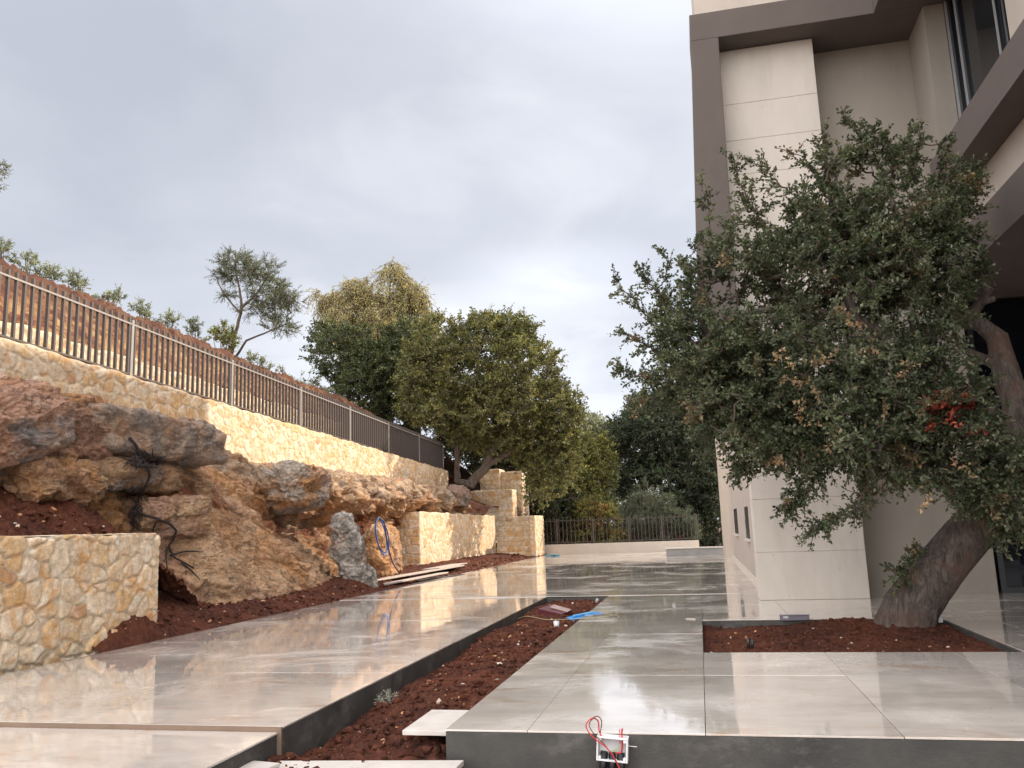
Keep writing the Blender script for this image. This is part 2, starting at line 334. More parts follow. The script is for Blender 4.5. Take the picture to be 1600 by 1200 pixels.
PALE = mat_plain('pale_stone_slab', (.58, .53, .48), .6, var=.12, scale=5, bmp=.2)
PINKS = mat_plain('pink_grey_slab', (.44, .37, .33), .6, var=.15, scale=5, bmp=.2)
COLR = mat_attr('coloured_plastic', .45)
LICH = mat_attr('pebble_stone', .85)

# ------------------------------------------------------------------ masonry generator
PAL = np.array([(.62, .50, .33), (.66, .56, .41), (.58, .43, .24), (.60, .40, .18), (.68, .60, .48), (.55, .36, .16), (.64, .48, .28), (.70, .63, .50), (.47, .25, .12), (.60, .52, .42)])
PW = np.array([.15, .17, .11, .10, .17, .06, .09, .12, .03, .04]); PW = PW/PW.sum()
MORTAR = np.array((.64, .52, .375))
def hash2(i, j, k): 
    h = (i*374761393+j*668265263+k*1442695041) & 0xffffffff; h = ((h ^ (h >> 13))*1274126177) & 0xffffffff; return ((h ^ (h >> 16)) & 0xffff)/65535.
def masonry(u, v, cw, ch, seed, jit=.43, p=3.4, coursed=0):
    """returns height 0..1 and colour for wall coordinates u,v"""
    wob = np.stack([u*2.2, v*2.2, np.full_like(u, seed*3.1)], 1)
    a = (u+.035*fbm(wob, 2)+.014*fbm(wob*5, 2))/cw; b = (v+.035*fbm(wob+9, 2)+.014*fbm(wob*5+7, 2))/ch
    I = np.floor(a).astype(np.int64); J = np.floor(b).astype(np.int64)
    F1 = np.full(len(a), 9.); F2 = np.full(len(a), 9.); ID = np.zeros(len(a), np.int64)
    for dj in (-2, -1, 0, 1, 2):
        for di in (-2, -1, 0, 1, 2):
            i = I+di; j = J+dj
            px = i+.5+(hash2(i, j, seed)-.5)*2*jit+(.5 if coursed else .25)*(j & 1); py = j+.5+(hash2(i, j, seed+7)-.5)*2*jit*(1-coursed)
            w = (hash2(i, j, seed+13)-.5)*.46*(1-.7*coursed)
            dx = np.abs(a-px)*(.8 if coursed else 1); dy = np.abs(b-py)*(1.15 if coursed else 1)
            d = (dx**p+dy**p)**(1/p)-w
            m = d < F1; F2 = np.where(m, F1, np.minimum(F2, d)); ID = np.where(m, (i*7919+j*104729) & 0x7fffffff, ID); F1 = np.where(m, d, F1)
    e = F2-F1; q = np.stack([u*9, v*9, np.full_like(u, seed)], 1); n = fbm(q, 4)
    e = e+.10*n+.03*fbm(q*3.3, 2)
    r = hash2(ID, ID >> 5, seed+3); r2 = hash2(ID, ID >> 3, seed+5)
    hgt = sst(.05, .20, e)*(.5+.35*r2)+(.30*n+.12*fbm(q*2.7, 3)+.35*fbm(q*.33, 2)*(r-.3))*sst(.03, .15, e)
    ci = np.searchsorted(np.cumsum(PW), r*.9999); col = (PAL[np.clip(ci, 0, len(PAL)-1)]*.72+np.array((.63, .53, .38))*.28)*(.90+.22*r2)[:, None]*np.array((1.07, .965, .885))
    k = sst(.06, .13, e)[:, None]; pt = sst(.05, .3, fbm(q*.45+5, 4))[:, None]; col = col*(1-.45*pt)+np.array((.76, .69, .56))*.45*pt; col = MORTAR*(1-k)+col*k
    return hgt, col
def panel(o, ud, nd, U, v0, v1, res, seed, cw=.30, ch=.25, relief=.045, coursed=0, vd=(0, 0, 1), tone=1.0, border=True):
    o, ud, nd, vd = map(lambda q: np.array(q, float), (o, ud, nd, vd))
    vf0 = v0 if callable(v0) else (lambda u: u*0+v0); vf1 = v1 if callable(v1) else (lambda u: u*0+v1)
    nu = max(3, int(U/res)+1); hmax = float(np.max(vf1(np.linspace(0, U, 9))-vf0(np.linspace(0, U, 9)))); nv = max(3, int(hmax/res)+1)
    uu, tt = np.meshgrid(np.linspace(0, U, nu), np.linspace(0, 1, nv), indexing='ij'); uu = uu.ravel(); tt = tt.ravel()
    a = vf0(uu); b = vf1(uu); vv = a+(b-a)*tt
    h, col = masonry(uu+seed*5.3, vv, cw, ch, seed, coursed=coursed)
    if border:
        ed = np.minimum(np.minimum(uu, U-uu), np.minimum(vv-a, b-vv)); h = h*sst(-.005, .035, ed)
    P = o+uu[:, None]*ud+vv[:, None]*vd+(h*relief)[:, None]*nd
    fl = np.dot(np.cross(ud, vd), nd) < 0
    return P, grid_faces(nu, nv, fl), col*tone

# ------------------------------------------------------------------ ground and terrain
def crest(Y): return 8.0-.033*(Y-15)
def hill_z(X, Y):
    """terrain behind the upper walls"""
    z = np.interp(X, [-200, -60, -20, -15.8, -15.2, -13.7], [14, 10, 8.1, 7.93, 7.58, 5.85])-.033*(Y-15)*np.interp(X, [-16, -13.7], [1, .15])
    f = sst(34, 70, Y); return z*(1-f)+(1.0)*f
def grid_terrain(name, x0, x1, y0, y1, rx, ry, zf, material, flip=False, **kw):
    nx = int((x1-x0)/rx)+2; ny = int((y1-y0)/ry)+2
    X, Y = np.meshgrid(np.linspace(x0, x1, nx), np.linspace(y0, y1, ny), indexing='ij'); X = X.ravel(); Y = Y.ravel()
    return npmesh(name, np.stack([X, Y, zf(X, Y)], 1), grid_faces(nx, ny), material, **kw)
GROUND = mat_plain('dry_ground', (.13, .085, .05), .95, var=.4, scale=.8, bmp=.6, bscale=6)
mb = MB()
for (xa, xb, ya, yb) in ((-1500, 1500, -1500, 3), (-1500, -15, 3, 44), (16, 1500, 3, 44), (-1500, 1500, 44, 1800)):
    mb.quad([(xa, ya, -.62), (xb, ya, -.62), (xb, yb, -.62), (xa, yb, -.62)])
tag(mb.build('ground', GROUND), kind='structure')
def bankz(X, Y):
    z = hill_z(X, Y); P = np.stack([X, Y, z], 1)
    k = sst(-16.4, -15.5, X)*(1-sst(-13.9, -13.55, X))
    return z+(.16*fbm(P*1.6, 5, g=.6)+.10*ridged(P*4, 3))*(.35+k)+sst(-16.2, -15.6, X)*(1-sst(-15.3, -14.7, X))*(.24*ridged(P*2.2, 4, g=.6)+.22*fbm(P*.6, 3))
tag(grid_terrain('hill', -17.2, -13.52, 4, 42, .05, .055, bankz, BANK), kind='structure')
tag(grid_terrain('hillside', -160, -17.1, 2, 120, 2.5, 2, lambda X, Y: hill_z(X, Y)+.3*fbm(np.stack([X, Y, X*0], 1)*.1, 3), GROUND), kind='structure')
tag(grid_terrain('slope', -17.3, -8.2, 42, 75, .6, .6, lambda X, Y: hill_z(np.minimum(X, -13.7), Y)*sst(-7, -13, X)+.1*fbm(np.stack([X, Y, X*0], 1), 3)-.02*(Y-42), GROUND), kind='structure')

# ------------------------------------------------------------------ paving
rnd = random.Random(3)
def tiles(name, rects, z=0.0, base_drop=.05, gap=.005, tint=(1, 1, 1)):
    mb = MB(); 
    for (xs, ys) in rects:
        for i in range(len(xs)-1):
            for j in range(len(ys)-1):
                k = rnd.uniform(.90, 1.05); w = rnd.uniform(-.012, .012); c = tuple(v*k for v in (.745*tint[0]+w, .69*tint[1], .635*tint[2]-w))
                dz = rnd.uniform(-.0012, .0012)
                mb.box((xs[i]+gap/2, ys[j]+gap/2, z-.013), (xs[i+1]-gap/2, ys[j+1]-gap/2, z+dz), c)
    return tag(mb.build(name, TILE, bevel=.0015), kind='structure')
XL = [-7.65, -6.22, -4.95, -3.14]; PY = [6.02, 8.3, 10.7, 13.1, 15.3, 17.12]
tiles('path', [(XL, PY)])
tiles('lower_path', [([-9, -6.8, -5.3, -3.17], [2.6, 4.2, 5.995])], z=-.036)
TX = [-1.88, -1.28, -.06, 1.18, 2.42, 3.66, 4.9, 6.1, 7.3]
tiles('terrace', [(TX, [6.02, 8.22, 9.6]), ([-1.88, -1.28, -.06], [9.6, 11.2, 12.72]), ([3.1, 3.66, 4.9, 6.1, 7.3], [9.6, 11.2, 12.72]),
                  (TX, [12.72, 14.9, 17.12])])
FX = [-7.65, -6.2, -4.95, -3.7, -2.45, -1.2, .05, 1.15]
fy = [17.14+1.22*i for i in range(17)]
tiles('far_paving', [(FX, fy), ([-9.2, -7.65], fy[-6:]), (FX[:5]+[-1.5], [fy[-1], 38.0, 39.4, 40.8, 42.6]), ([-9.2, -7.65], [fy[-1], 38.0, 39.4, 40.8, 42.6]), ([-1.5, -.2, .9], [39.4, 40.8, 42.6])], z=.008, tint=(1, 1, 1))
mb = MB()   # concrete bed below the slabs, with the dark faces seen at every planting bed
for a, b in (((-7.62, 6.03, -.55), (-3.145, 17.1, -.0145)), ((-8.9, 2.6, -.55), (-3.21, 5.99, -.0505)), ((-1.875, 6.06, -.55), (-.065, 17.1, -.0145)), ((-.065, 12.725, -.55), (7.2, 17.1, -.0145)),
             ((-.065, 6.06, -.55), (7.2, 9.595, -.0145)), ((3.105, 9.595, -.55), (7.2, 12.725, -.0145)), ((-9.2, 17.1, -.55), (1.2, 36.6, -.026)), ((-9.2, 36.6, -.55), (-1.52, 42.6, -.026)), ((-1.52, 39.4, -.55), (.9, 42.6, -.026))):
    mb.box(a, b)
tag(mb.build('paving_bed', KERB), kind='structure')
# render skin of the kerb faces, a few mm proud
mb = MB()
mb.box((-1.872, 6.012, -.6), (7.3, 6.058, -.016)); mb.box((-3.16, 6.03, -.55), (-3.139, 17.1, -.016)); mb.box((-3.139, 17.085, -.55), (-1.88, 17.098, -.016))
mb.box((-.058, 12.70, -.5), (3.1, 12.723, -.016)); mb.box((3.082, 9.6, -.5), (3.104, 12.70, -.016)); mb.box((-3.21, 2.6, -.6), (-3.178, 6.02, -.052))
tag(mb.build('kerb', KERB), kind='structure')
mb = MB(); mb.box((-8.9, 5.998, -.2), (-3.145, 6.0215, -.0015)); tag(mb.build('step_joint', mat_plain('brown_joint', (.20, .14, .10), .9)), kind='structure')
mb = MB(); mb.box((-1.5, 37.15, .0), (.9, 37.3, .28)); k_ = empty('planter_kerb', (-.3, 37.2, 0), 'low grey planter kerb with a white cap on the far paving by the house', 'kerb')
mb.build('kerb_body', mat_plain('grey_render', (.30, .29, .28), .8), k_); MB().box((-1.55, 37.1, .281), (.9, 37.36, .33)).build('cap', PALE, k_)

# ------------------------------------------------------------------ soil
def soilz(base, amp=.05, s=3.2):
    amp = amp*1.25
    def f(X, Y):
        P = np.stack([X, Y, X*0], 1); b = base(X, Y) if callable(base) else base
        return b+amp*fbm(P*s, 5, g=.62)+amp*.55*ridged(P*s*3.2, 3, g=.6)-amp*.3+amp*.30*fbm(P*28, 2)
    return f
def b1(X, Y):
    z = np.interp(Y, [4, 6, 7.5, 9.5, 12, 17.2], [-.30, -.27, -.26, -.2, -.15, -.12]); m = np.abs(X+2.5)/.65
    return z+.07*(1-m*m)*(Y > 6)+.15*np.exp(-((X+2.05)/.22)**2-((Y-6.4)/.35)**2)+.03*np.sin(Y*1.7)
tag(grid_terrain('bed_soil', -3.138, -1.872, 6.0, 17.085, .016, .018, soilz(b1), SOIL), kind='structure')
tag(grid_terrain('front_soil', -3.18, 6.5, 2.6, 6.04, .02, .02, soilz(lambda X, Y: np.interp(X, [-3.4, -2.5, -1.8, 0], [-.20, -.20, -.30, -.5])+0*Y, .05), SOIL), kind='structure')
def b2(X, Y): return -.075+.10*np.exp(-((X-1.9)/.55)**2-((Y-12.35)/.28)**2)+.05*np.exp(-((X-2.6)/.5)**2-((Y-12.0)/.5)**2)-.03*np.exp(-((X-.3)**2)/.3)
tag(grid_terrain('tree_bed_soil', -.056, 3.084, 9.605, 12.70, .02, .02, soilz(b2, .045), SOIL), kind='structure')
def edgeX(Y): return np.interp(Y, [8, 11, 14, 17, 20, 24, 29, 41], [-8.3, -8.3, -8.15, -8.3, -8.7, -9.4, -9.9, -9.9])
def strip(X, Y):
    d = (-7.62-X); w = np.maximum(.2, -7.62-edgeX(Y)); t = np.clip(d/w, 0, 1.6)
    z = .015+.22*sst(0, 1, t)+.10*np.exp(-((Y-19.6)/1.0)**2)*sst(.2, .7, t)
    z += .36*np.exp(-((Y-10.6)/.7)**2)*sst(-.05, .25, d)+1.0*sst(.45, 1.9, d)*(1-sst(12.2, 14.0, Y))+.12*(1-sst(12, 13.5, Y))*sst(.1, .5, d)
    z -= .12*np.exp(-((Y-24.5)/3)**2)*(Y > 20)
    return z*sst(-.02, .06, d)-.04*(1-sst(-.02, .06, d))
tag(grid_terrain('verge_soil', -10.2, -7.60, 9.7, 43, .03, .04, soilz(strip, .06, 2.6), SOIL), kind='structure')
def bank2(X, Y): return np.interp(-X, [8.1, 8.4, 9.2, 10.2], [1.28, 1.38, 1.95, 2.5])*np.clip(1-sst(11.0, 13.2, Y)*.85, 0, 1)
tag(grid_terrain('soil_bank', -10.6, -8.12, 4, 13.6, .025, .03, soilz(bank2, .17, 1.5), SOIL), kind='structure')
tag(grid_terrain('terrace_soil', -13.6, -11.56, 4, 46, .1, .1, soilz(lambda X, Y: 4.55-.02*(Y-9), .06), SOIL), kind='structure')

# clods and pebbles
def pebbles(name, regions, zf, seed, cols, mat_, label, cat):
    r = np.random.RandomState(seed); V = []; F = []; K = []; n = 0
    bx = np.array([(x, y, z) for x in (-1, 1) for y in (-1, 1) for z in (-1, 1)], float)
    phi = (1+5**.5)/2
    ico = np.array([(-1, phi, 0), (1, phi, 0), (-1, -phi, 0), (1, -phi, 0), (0, -1, phi), (0, 1, phi), (0, -1, -phi), (0, 1, -phi), (phi, 0, -1), (phi, 0, 1), (-phi, 0, -1), (-phi, 0, 1)])/1.9
    fi = np.array([(0, 11, 5), (0, 5, 1), (0, 1, 7), (0, 7, 10), (0, 10, 11), (1, 5, 9), (5, 11, 4), (11, 10, 2), (10, 7, 6), (7, 1, 8), (3, 9, 4), (3, 4, 2), (3, 2, 6), (3, 6, 8), (3, 8, 9), (4, 9, 5), (2, 4, 11), (6, 2, 10), (8, 6, 7), (9, 8, 1)])
    for (x0, x1, y0, y1, cnt, smin, smax) in regions:
        xy = np.stack([r.uniform(x0, x1, cnt), r.uniform(y0, y1, cnt)], 1); z = zf(xy[:, 0], xy[:, 1])
        for k in range(cnt):
            s = smin+(smax-smin)*r.rand()**3; v = ico*(1+.25*r.normal(size=(12, 1)))*s*np.array([1, r.uniform(.6, 1), r.uniform(.5, .8)])
            a = r.uniform(0, 6.28); v = v@np.array([[math.cos(a), -math.sin(a), 0], [math.sin(a), math.cos(a), 0], [0, 0, 1]])
            V.append(v+[xy[k, 0], xy[k, 1], z[k]+s*.25]); F.append(fi+n); n += 12
            K.append(np.tile(np.array(cols[r.randint(len(cols))])*r.uniform(.75, 1.2), (12, 1)))
    o = npmesh(name, np.concatenate(V), np.concatenate(F), mat_, col=np.concatenate(K), smooth=False); tag(o, label, cat, kind='stuff'); return o
CL = [(.11, .034, .02), (.15, .05, .027), (.08, .025, .015), (.2, .08, .04)]
PB = [(.50, .40, .30), (.55, .27, .13), (.45, .22, .11), (.6, .55, .47), (.36, .17, .09)]
zb = soilz(b1); 
def zall(X, Y):
    z = zall0(X, Y); return np.where((X < -8.15) & (Y < 12.6), np.maximum(soilz(bank2, .17, 1.5)(X, Y), z), z)
def zall0(X, Y): return np.where(X < -5, soilz(strip, .06, 2.6)(X, Y), np.where(X > -.9, soilz(b2, .045)(X, Y), np.where(Y < 6.0, soilz(lambda X, Y: np.interp(X, [-3.4, -2.5, -1.8, 0], [-.20, -.20, -.30, -.5])+0*Y, .05)(X, Y), zb(X, Y))))
pebbles('soil_clods', [(-3.1, -1.9, 6.05, 12, 1700, .008, .062), (-3.1, -1.9, 12, 17, 400, .012, .05), (-3.15, -1.8, 4.5, 6, 700, .006, .05), (0, 3.05, 9.65, 12.65, 900, .008, .04), (-8.4, -7.66, 10, 20, 900, .01, .06), (-8.9, -7.7, 20, 41, 700, .02, .08), (-10, -8.2, 5, 12.5, 900, .015, .09)], zall, 4, CL, SOIL, 'loose clods of red soil scattered over the planting beds', 'soil clods')
pebbles('pebbles', [(-3.1, -1.9, 6.05, 12, 260, .005, .032), (-3.3, -1.85, 4.5, 6, 160, .004, .028), (-3.1, -1.9, 12, 17, 60, .01, .03), (0, 3.05, 9.65, 12.65, 90, .006, .03), (-8.3, -7.66, 10, 20, 90, .01, .04), (-8.9, -7.7, 20, 41, 60, .015, .05), (-10, -8.2, 5, 12.5, 230, .01, .06)], zall, 8, PB, LICH, 'small pale and orange stones lying in the red soil', 'pebbles')

# ------------------------------------------------------------------ stone walls
def wall_top(Y): return 5.02-.0285*(Y-9)
P_ = [panel((-7.8, 4, 0), (0, 1, 0), (1, 0, 0), 7.07, -.12, lambda u: 1.50+.012*np.sin(u*5)+.006*np.sin(u*23), .0135, 2, .28, .235, .046),
      panel((-7.8, 4, 1.5), (0, 1, 0), (0, 0, 1), 7.07, 0, .55, .05, 5, .3, .25, .02, vd=(-1, 0, 0)),
      panel((-7.8, 11.07, 0), (-1, 0, 0), (0, 1, 0), .6, -.1, 1.5, .03, 6, .27, .23, .05),
      panel((-8.35, 4, 0), (0, 1, 0), (-1, 0, 0), 7.07, 1.0, 1.5, .06, 9, .27, .23, .04)]
tag(npmesh('garden_wall', *merge(P_)[:2], STONE, col=merge(P_)[2], origin=(-7.8, 7, 0)), 'low cream and ochre rubble stone wall at the left edge of the paved path', 'stone wall')
P_ = [panel((-11.5, 6, 0), (0, 1, 0), (1, 0, 0), 32.1, 2.4, lambda u: wall_top(u+6)+.015*np.sin(u*3.1)+.01*np.sin(u*11), .028, 11, .31, .26, .030, border=True, tone=1.03),
      panel((-11.5, 6, 0), (0, 1, 0), (0, 0, 1), 32.1, 0, .45, .09, 12, .3, .3, .02, vd=(-1, 0, 0)), panel((-11.5, 38.1, 0), (-1, 0, 0), (0, 1, 0), .5, 2.4, wall_top(38.1), .04, 13)]
v = P_[1][0]; v[:, 2] += wall_top(v[:, 1])-.0
tag(npmesh('retaining_wall', *merge(P_)[:2], STONE, col=merge(P_)[2], origin=(-11.5, 20, 2.4)), 'long pale rubble retaining wall on top of the rock carrying the railing', 'stone wall')
P_ = [panel((-13.5, 6, 0), (0, 1, 0), (1, 0, 0), 33, 4.3, lambda u: 6.02-.012*u+.03*np.sin(u*2.3)+.02*np.sin(u*7), .045, 15, .32, .26, .05),
      panel((-13.5, 6, 6.0), (0, 1, 0), (0, 0, 1), 33, 0, .3, .1, 16, .3, .3, .02, vd=(-1, 0, 0))]
v = P_[1][0]; v[:, 2] -= .012*(v[:, 1]-6)
tag(npmesh('terrace_wall', *merge(P_)[:2], STONE, col=merge(P_)[2], origin=(-13.5, 20, 4.3)), 'rough stone wall behind the railing at the foot of the red soil bank', 'stone wall')
BX0, BY0, BY1 = -9.8, 28.8, 40.2
P_ = [panel((BX0, BY0, 0), (0, 1, 0), (1, 0, 0), BY1-BY0, -.1, lambda u: 2.10-.006*u+.015*np.sin(u*4), .03, 21, .29, .27, .030, tone=1.03),
      panel((BX0-1.25, BY0, 0), (1, 0, 0), (0, -1, 0), 1.25, -.1, 2.10, .02, 22, .46, .30, .05, coursed=.8),
      panel((BX0, BY0, 2.09), (0, 1, 0), (0, 0, 1), BY1-BY0, 0, .5, .06, 23, .3, .3, .02, vd=(-1, 0, 0))]
tag(npmesh('planter_wall', *merge(P_)[:2], STONE, col=merge(P_)[2], origin=(BX0, BY0, 0)), 'sunlit cream stone wall with squared corner quoins beside the blue hose', 'stone wall')
# stone stair at the end of the planter wall
st = empty('stone_stair', (-8.9, 40.2, 0), 'stepped orange and cream stone stair at the far end of the sunlit wall', 'stair'); parts = []
for i in range(8):
    z0 = .245*i; y = 40.2+.16*i; parts.append(panel((-9.8, y, 0), (1, 0, 0), (0, -1, 0), 1.75, z0, z0+.245, .025, 30+i, .42, .245, .045, coursed=1, tone=.92))
    parts.append(panel((-9.8, y, z0+.245), (1, 0, 0), (0, 0, 1), 1.75, 0, .18, .05, 40+i, .4, .3, .015, vd=(0, 1, 0)))
npmesh('steps', *merge(parts)[:2], STONE, st, col=merge(parts)[2])
parts = [panel((-8.05, 40.15, 0), (1, 0, 0), (0, -1, 0), .25, -.1, 1.97, .03, 51, .25, .24, .04, coursed=.6),
         panel((-7.8, 40.15, 0), (0, 1, 0), (1, 0, 0), 2.3, -.1, 1.97, .03, 52, .28, .24, .05), panel((-8.05, 40.15, 1.96), (1, 0, 0), (0, 0, 1), .25, 0, 2.3, .05, 53, vd=(0, 1, 0), relief=.02)]
npmesh('side_wall', *merge(parts)[:2], STONE, st, col=merge(parts)[2])
def block(name, x0, x1, y0, y1, z0, z1, seed, label, cat='stone wall', cs=.3):
    p = [panel((x0, y0, 0), (1, 0, 0), (0, -1, 0), x1-x0, z0, z1, .04, seed, .36, .28, .05, coursed=cs), panel((x1, y0, 0), (0, 1, 0), (1, 0, 0), y1-y0, z0, z1, .04, seed+1, .32, .27, .05),
         panel((x0, y0, z1), (1, 0, 0), (0, 0, 1), x1-x0, 0, y1-y0, .08, seed+2, .3, .3, .02, vd=(0, 1, 0)), panel((x0, y0, 0), (0, 1, 0), (-1, 0, 0), y1-y0, z0, z1, .08, seed+3)]
    return tag(npmesh(name, *merge(p)[:2], STONE, col=merge(p)[2], origin=((x0+x1)/2, y0, z0)), label, cat)
block('stone_pier', -10.1, -8.95, 43.0, 44.6, 1.2, 4.35, 61, 'tall squared stone pier standing behind the stone stair')
block('stone_pier', -11.15, -10.12, 42.8, 44.0, 1.2, 4.5, 66, 'narrower stone pier left of the tall pier behind the tree trunk')
block('low_wall', -12.6, -9.2, 41.6, 42.6, .8, 3.35, 71, 'low stone wall below the two piers and the tree roots')
tag(grid_terrain('shelf_soil', -12.6, -9.85, 28.9, 43, .08, .08, soilz(lambda X, Y: np.interp(-X, [9.8, 10.4, 11.5, 12.6], [1.98, 2.05, 2.5, 3.0])+sst(38, 40, Y)*.5, .07), SOIL), kind='structure')

# ------------------------------------------------------------------ bedrock and boulders
TAN, OCH, GRY, PNK, RED, LGT = (np.array(c)*1.28 for c in ((.46, .295, .175), (.50, .27, .125), (.22, .19, .17), (.43, .255, .18), (.19, .065, .033), (.52, .44, .33)))
PY_ = [5, 9, 11.5, 12.8, 14, 15.5, 17, 18.3, 19.5, 21, 23, 26, 28.5, 33, 38.5]
PR = [
 [(-9.4, .5), (-9.6, 1.3), (-10.0, 2.2), (-10.2, 2.5), (-9.9, 2.75), (-9.9, 3.5), (-10.6, 4.0), (-11.7, 4.1)],
 [(-9.3, .4), (-9.6, 1.3), (-10.0, 2.2), (-10.2, 2.5), (-9.9, 2.75), (-9.9, 3.5), (-10.6, 4.0), (-11.7, 4.1)],
 [(-8.9, .0), (-9.4, .9), (-9.9, 1.7), (-10.2, 2.3), (-10.0, 2.7), (-10.1, 3.3), (-10.8, 3.8), (-11.7, 4.0)],
 [(-8.35, -.1), (-8.8, .7), (-9.3, 1.4), (-9.7, 2.1), (-10.0, 2.6), (-10.1, 3.1), (-10.8, 3.6), (-11.7, 3.9)],
 [(-8.05, -.1), (-8.45, .75), (-8.9, 1.45), (-9.4, 2.1), (-9.8, 2.6), (-10.2, 3.05), (-10.8, 3.5), (-11.7, 3.8)],
 [(-8.1, -.1), (-8.5, .7), (-8.95, 1.4), (-9.45, 2.05), (-9.85, 2.6), (-10.25, 3.1), (-10.75, 3.5), (-11.7, 3.7)],
 [(-8.2, -.1), (-8.6, .6), (-9.05, 1.2), (-9.6, 1.8), (-10.1, 2.4), (-10.5, 2.9), (-10.9, 3.3), (-11.7, 3.55)],
 [(-8.35, -.1), (-8.75, .5), (-9.2, 1.0), (-9.9, 1.5), (-10.35, 1.9), (-10.1, 2.6), (-10.6, 3.2), (-11.7, 3.45)],
 [(-8.5, -.1), (-8.9, .45), (-9.4, .9), (-10.3, 1.3), (-10.5, 1.8), (-9.75, 2.3), (-10.1, 3.1), (-11.7, 3.4)],
 [(-9.2, -.1), (-9.6, .5), (-10.1, 1.1), (-10.5, 1.6), (-10.2, 2.0), (-9.6, 2.4), (-10.0, 3.15), (-11.7, 3.4)],
 [(-9.5, -.1), (-9.6, .6), (-9.9, 1.3), (-10.4, 1.75), (-10.2, 2.0), (-9.6, 2.4), (-10.1, 3.15), (-11.7, 3.45)],
 [(-9.6, -.1), (-9.7, .6), (-9.9, 1.3), (-10.4, 1.8), (-10.1, 2.1), (-9.7, 2.5), (-10.2, 3.2), (-11.7, 3.5)],
 [(-10.4, -.1), (-10.5, .6), (-10.6, 1.3), (-10.7, 1.8), (-10.3, 2.1), (-9.9, 2.5), (-10.3, 3.2), (-11.7, 3.5)],
 [(-10.9, -.1), (-10.9, .6), (-10.9, 1.3), (-10.8, 1.9), (-10.4, 2.1), (-10.1, 2.5), (-10.5, 3.2), (-11.7, 3.4)],
 [(-11.2, -.1), (-11.2, .6), (-11.2, 1.3), (-11.1, 1.9), (-10.8, 2.1), (-10.6, 2.5), (-11.0, 3.0), (-11.9, 3.2)]]
A = np.array(PR); ys = np.arange(6, 38.5, .034); ts = np.linspace(0, 7, 190)
def sm(a): return a
kn = np.arange(8); Xs = np.array([np.interp(ys, PY_, A[:, k, 0]) for k in kn]); Zs = np.array([np.interp(ys, PY_, A[:, k, 1]) for k in kn])
i0 = np.clip(ts.astype(int), 0, 6); fr = ts-i0
X = (Xs[i0]*(1-fr)[:, None]+Xs[i0+1]*fr[:, None]).T; Z = (Zs[i0]*(1-fr)[:, None]+Zs[i0+1]*fr[:, None]).T; Yg = np.repeat(ys[:, None], len(ts), 1)
P = np.stack([X.ravel(), Yg.ravel(), Z.ravel()], 1); T = np.tile(ts, len(ys))
slab = sst(12.6, 13.6, P[:, 1])*(1-sst(18.6, 19.8, P[:, 1]+(P[:, 2]-1)*.8)); ledge = sst(18.5, 19.8, P[:, 1])
Q = P.copy(); Q[:, 2] += np.interp(P[:, 1], [5, 12, 19, 22, 40], [0, .4, 2.6, 2.7, 2.4])     # strata dip along the tan slab
d = (.20*chips(Q*np.array([1.3, .8, 1.9])+.25*fbm(P*2, 3)[:, None], 1)+.11*chips(Q*np.array([3.2, 2.0, 5.0])+.3*fbm(P*3, 3)[:, None], 2)+.045*chips(P*8+.3*fbm(P*6, 2)[:, None], 3))*(1-.55*slab)
d = d+.18*fbm(P*.8, 4)+.16*ridged(P*np.array([1, .7, 1.2])+4, 5, g=.58)*(1-.45*slab)+.06*fbm(Q*np.array([1.2, .5, 3.2]), 4, g=.6)+.05*ridged(P*3.3, 4, g=.6)-.12
cav = ledge*sst(2.6, 4.2, T)*(1-sst(5.3, 6.2, T)); d = d-cav*.75*sst(.02, .4, fbm(P*np.array([1, .9, 1.3])+31, 4, g=.6)*1.6+.02)+cav*.14*ridged(P*2.1+3, 3)
blocky = np.floor(Q[:, 2]*2.1+fbm(P*.9, 2)*1.4); d = d+.06*(np.mod(blocky*.618, 1)-.5)*2*(1-slab*.3)
d = d*(1-.35*ledge*sst(4.8, 5.6, T))*sst(7.1, 6.3, T)
G = P.reshape(len(ys), len(ts), 3); k9 = np.ones(15)/15
du = np.gradient(G, axis=0); dv = np.gradient(G, axis=1); nn9 = np.cross(du, dv).reshape(-1, 3); nn9 = nn9/(np.linalg.norm(nn9, axis=1, keepdims=True)+1e-9); nn9[nn9[:, 0] < 0] *= 1
nn9 = nn9.reshape(G.shape)
if nn9[..., 0].mean() < 0: nn9 = -nn9
for c9 in range(3): nn9[..., c9] = np.apply_along_axis(lambda r9: np.convolve(np.pad(r9, 7, mode='edge'), k9, 'valid'), 1, nn9[..., c9])
nx = nn9.reshape(-1, 3)*.75+np.array([.9, -.1, .25])*.35; nx /= np.linalg.norm(nx, axis=1, keepdims=True); Pd = P+d[:, None]*nx
w1 = sst(-.15, .25, fbm(P*.55+3, 4))[:, None]; w2 = sst(.0, .3, fbm(P*.9+20, 5))[:, None]; w3 = sst(.12, .32, fbm(P*1.4+40, 5))[:, None]
col = TAN*(1-w1)+OCH*w1; col = col*(1-.5*w2)+PNK*.5*w2
gtop = (sst(4.6, 5.6, T)*.6)[:, None]*(.35+.65*sst(-.2, .2, fbm(P*1.2+60, 4)))[:, None]  # ledge top: weathered grey, plus the whiteness of its lit top painted in
col = col*(1-gtop)+(GRY*.45+LGT*.6)*gtop; col = col*(1-.5*w3*(1-slab[:, None]))+GRY*.5*w3*(1-slab[:, None])
redz = (sst(1.0, 2.2, T)*(1-sst(3.4, 4.3, T))*sst(-.1, .2, fbm(P*.8+77, 4)))[:, None]*(1-.85*slab[:, None]*(T < 3)[:, None]); col = col*(1-redz)+RED*redz; col = col*(1+.16*slab[:, None]*(T < 5)[:, None])
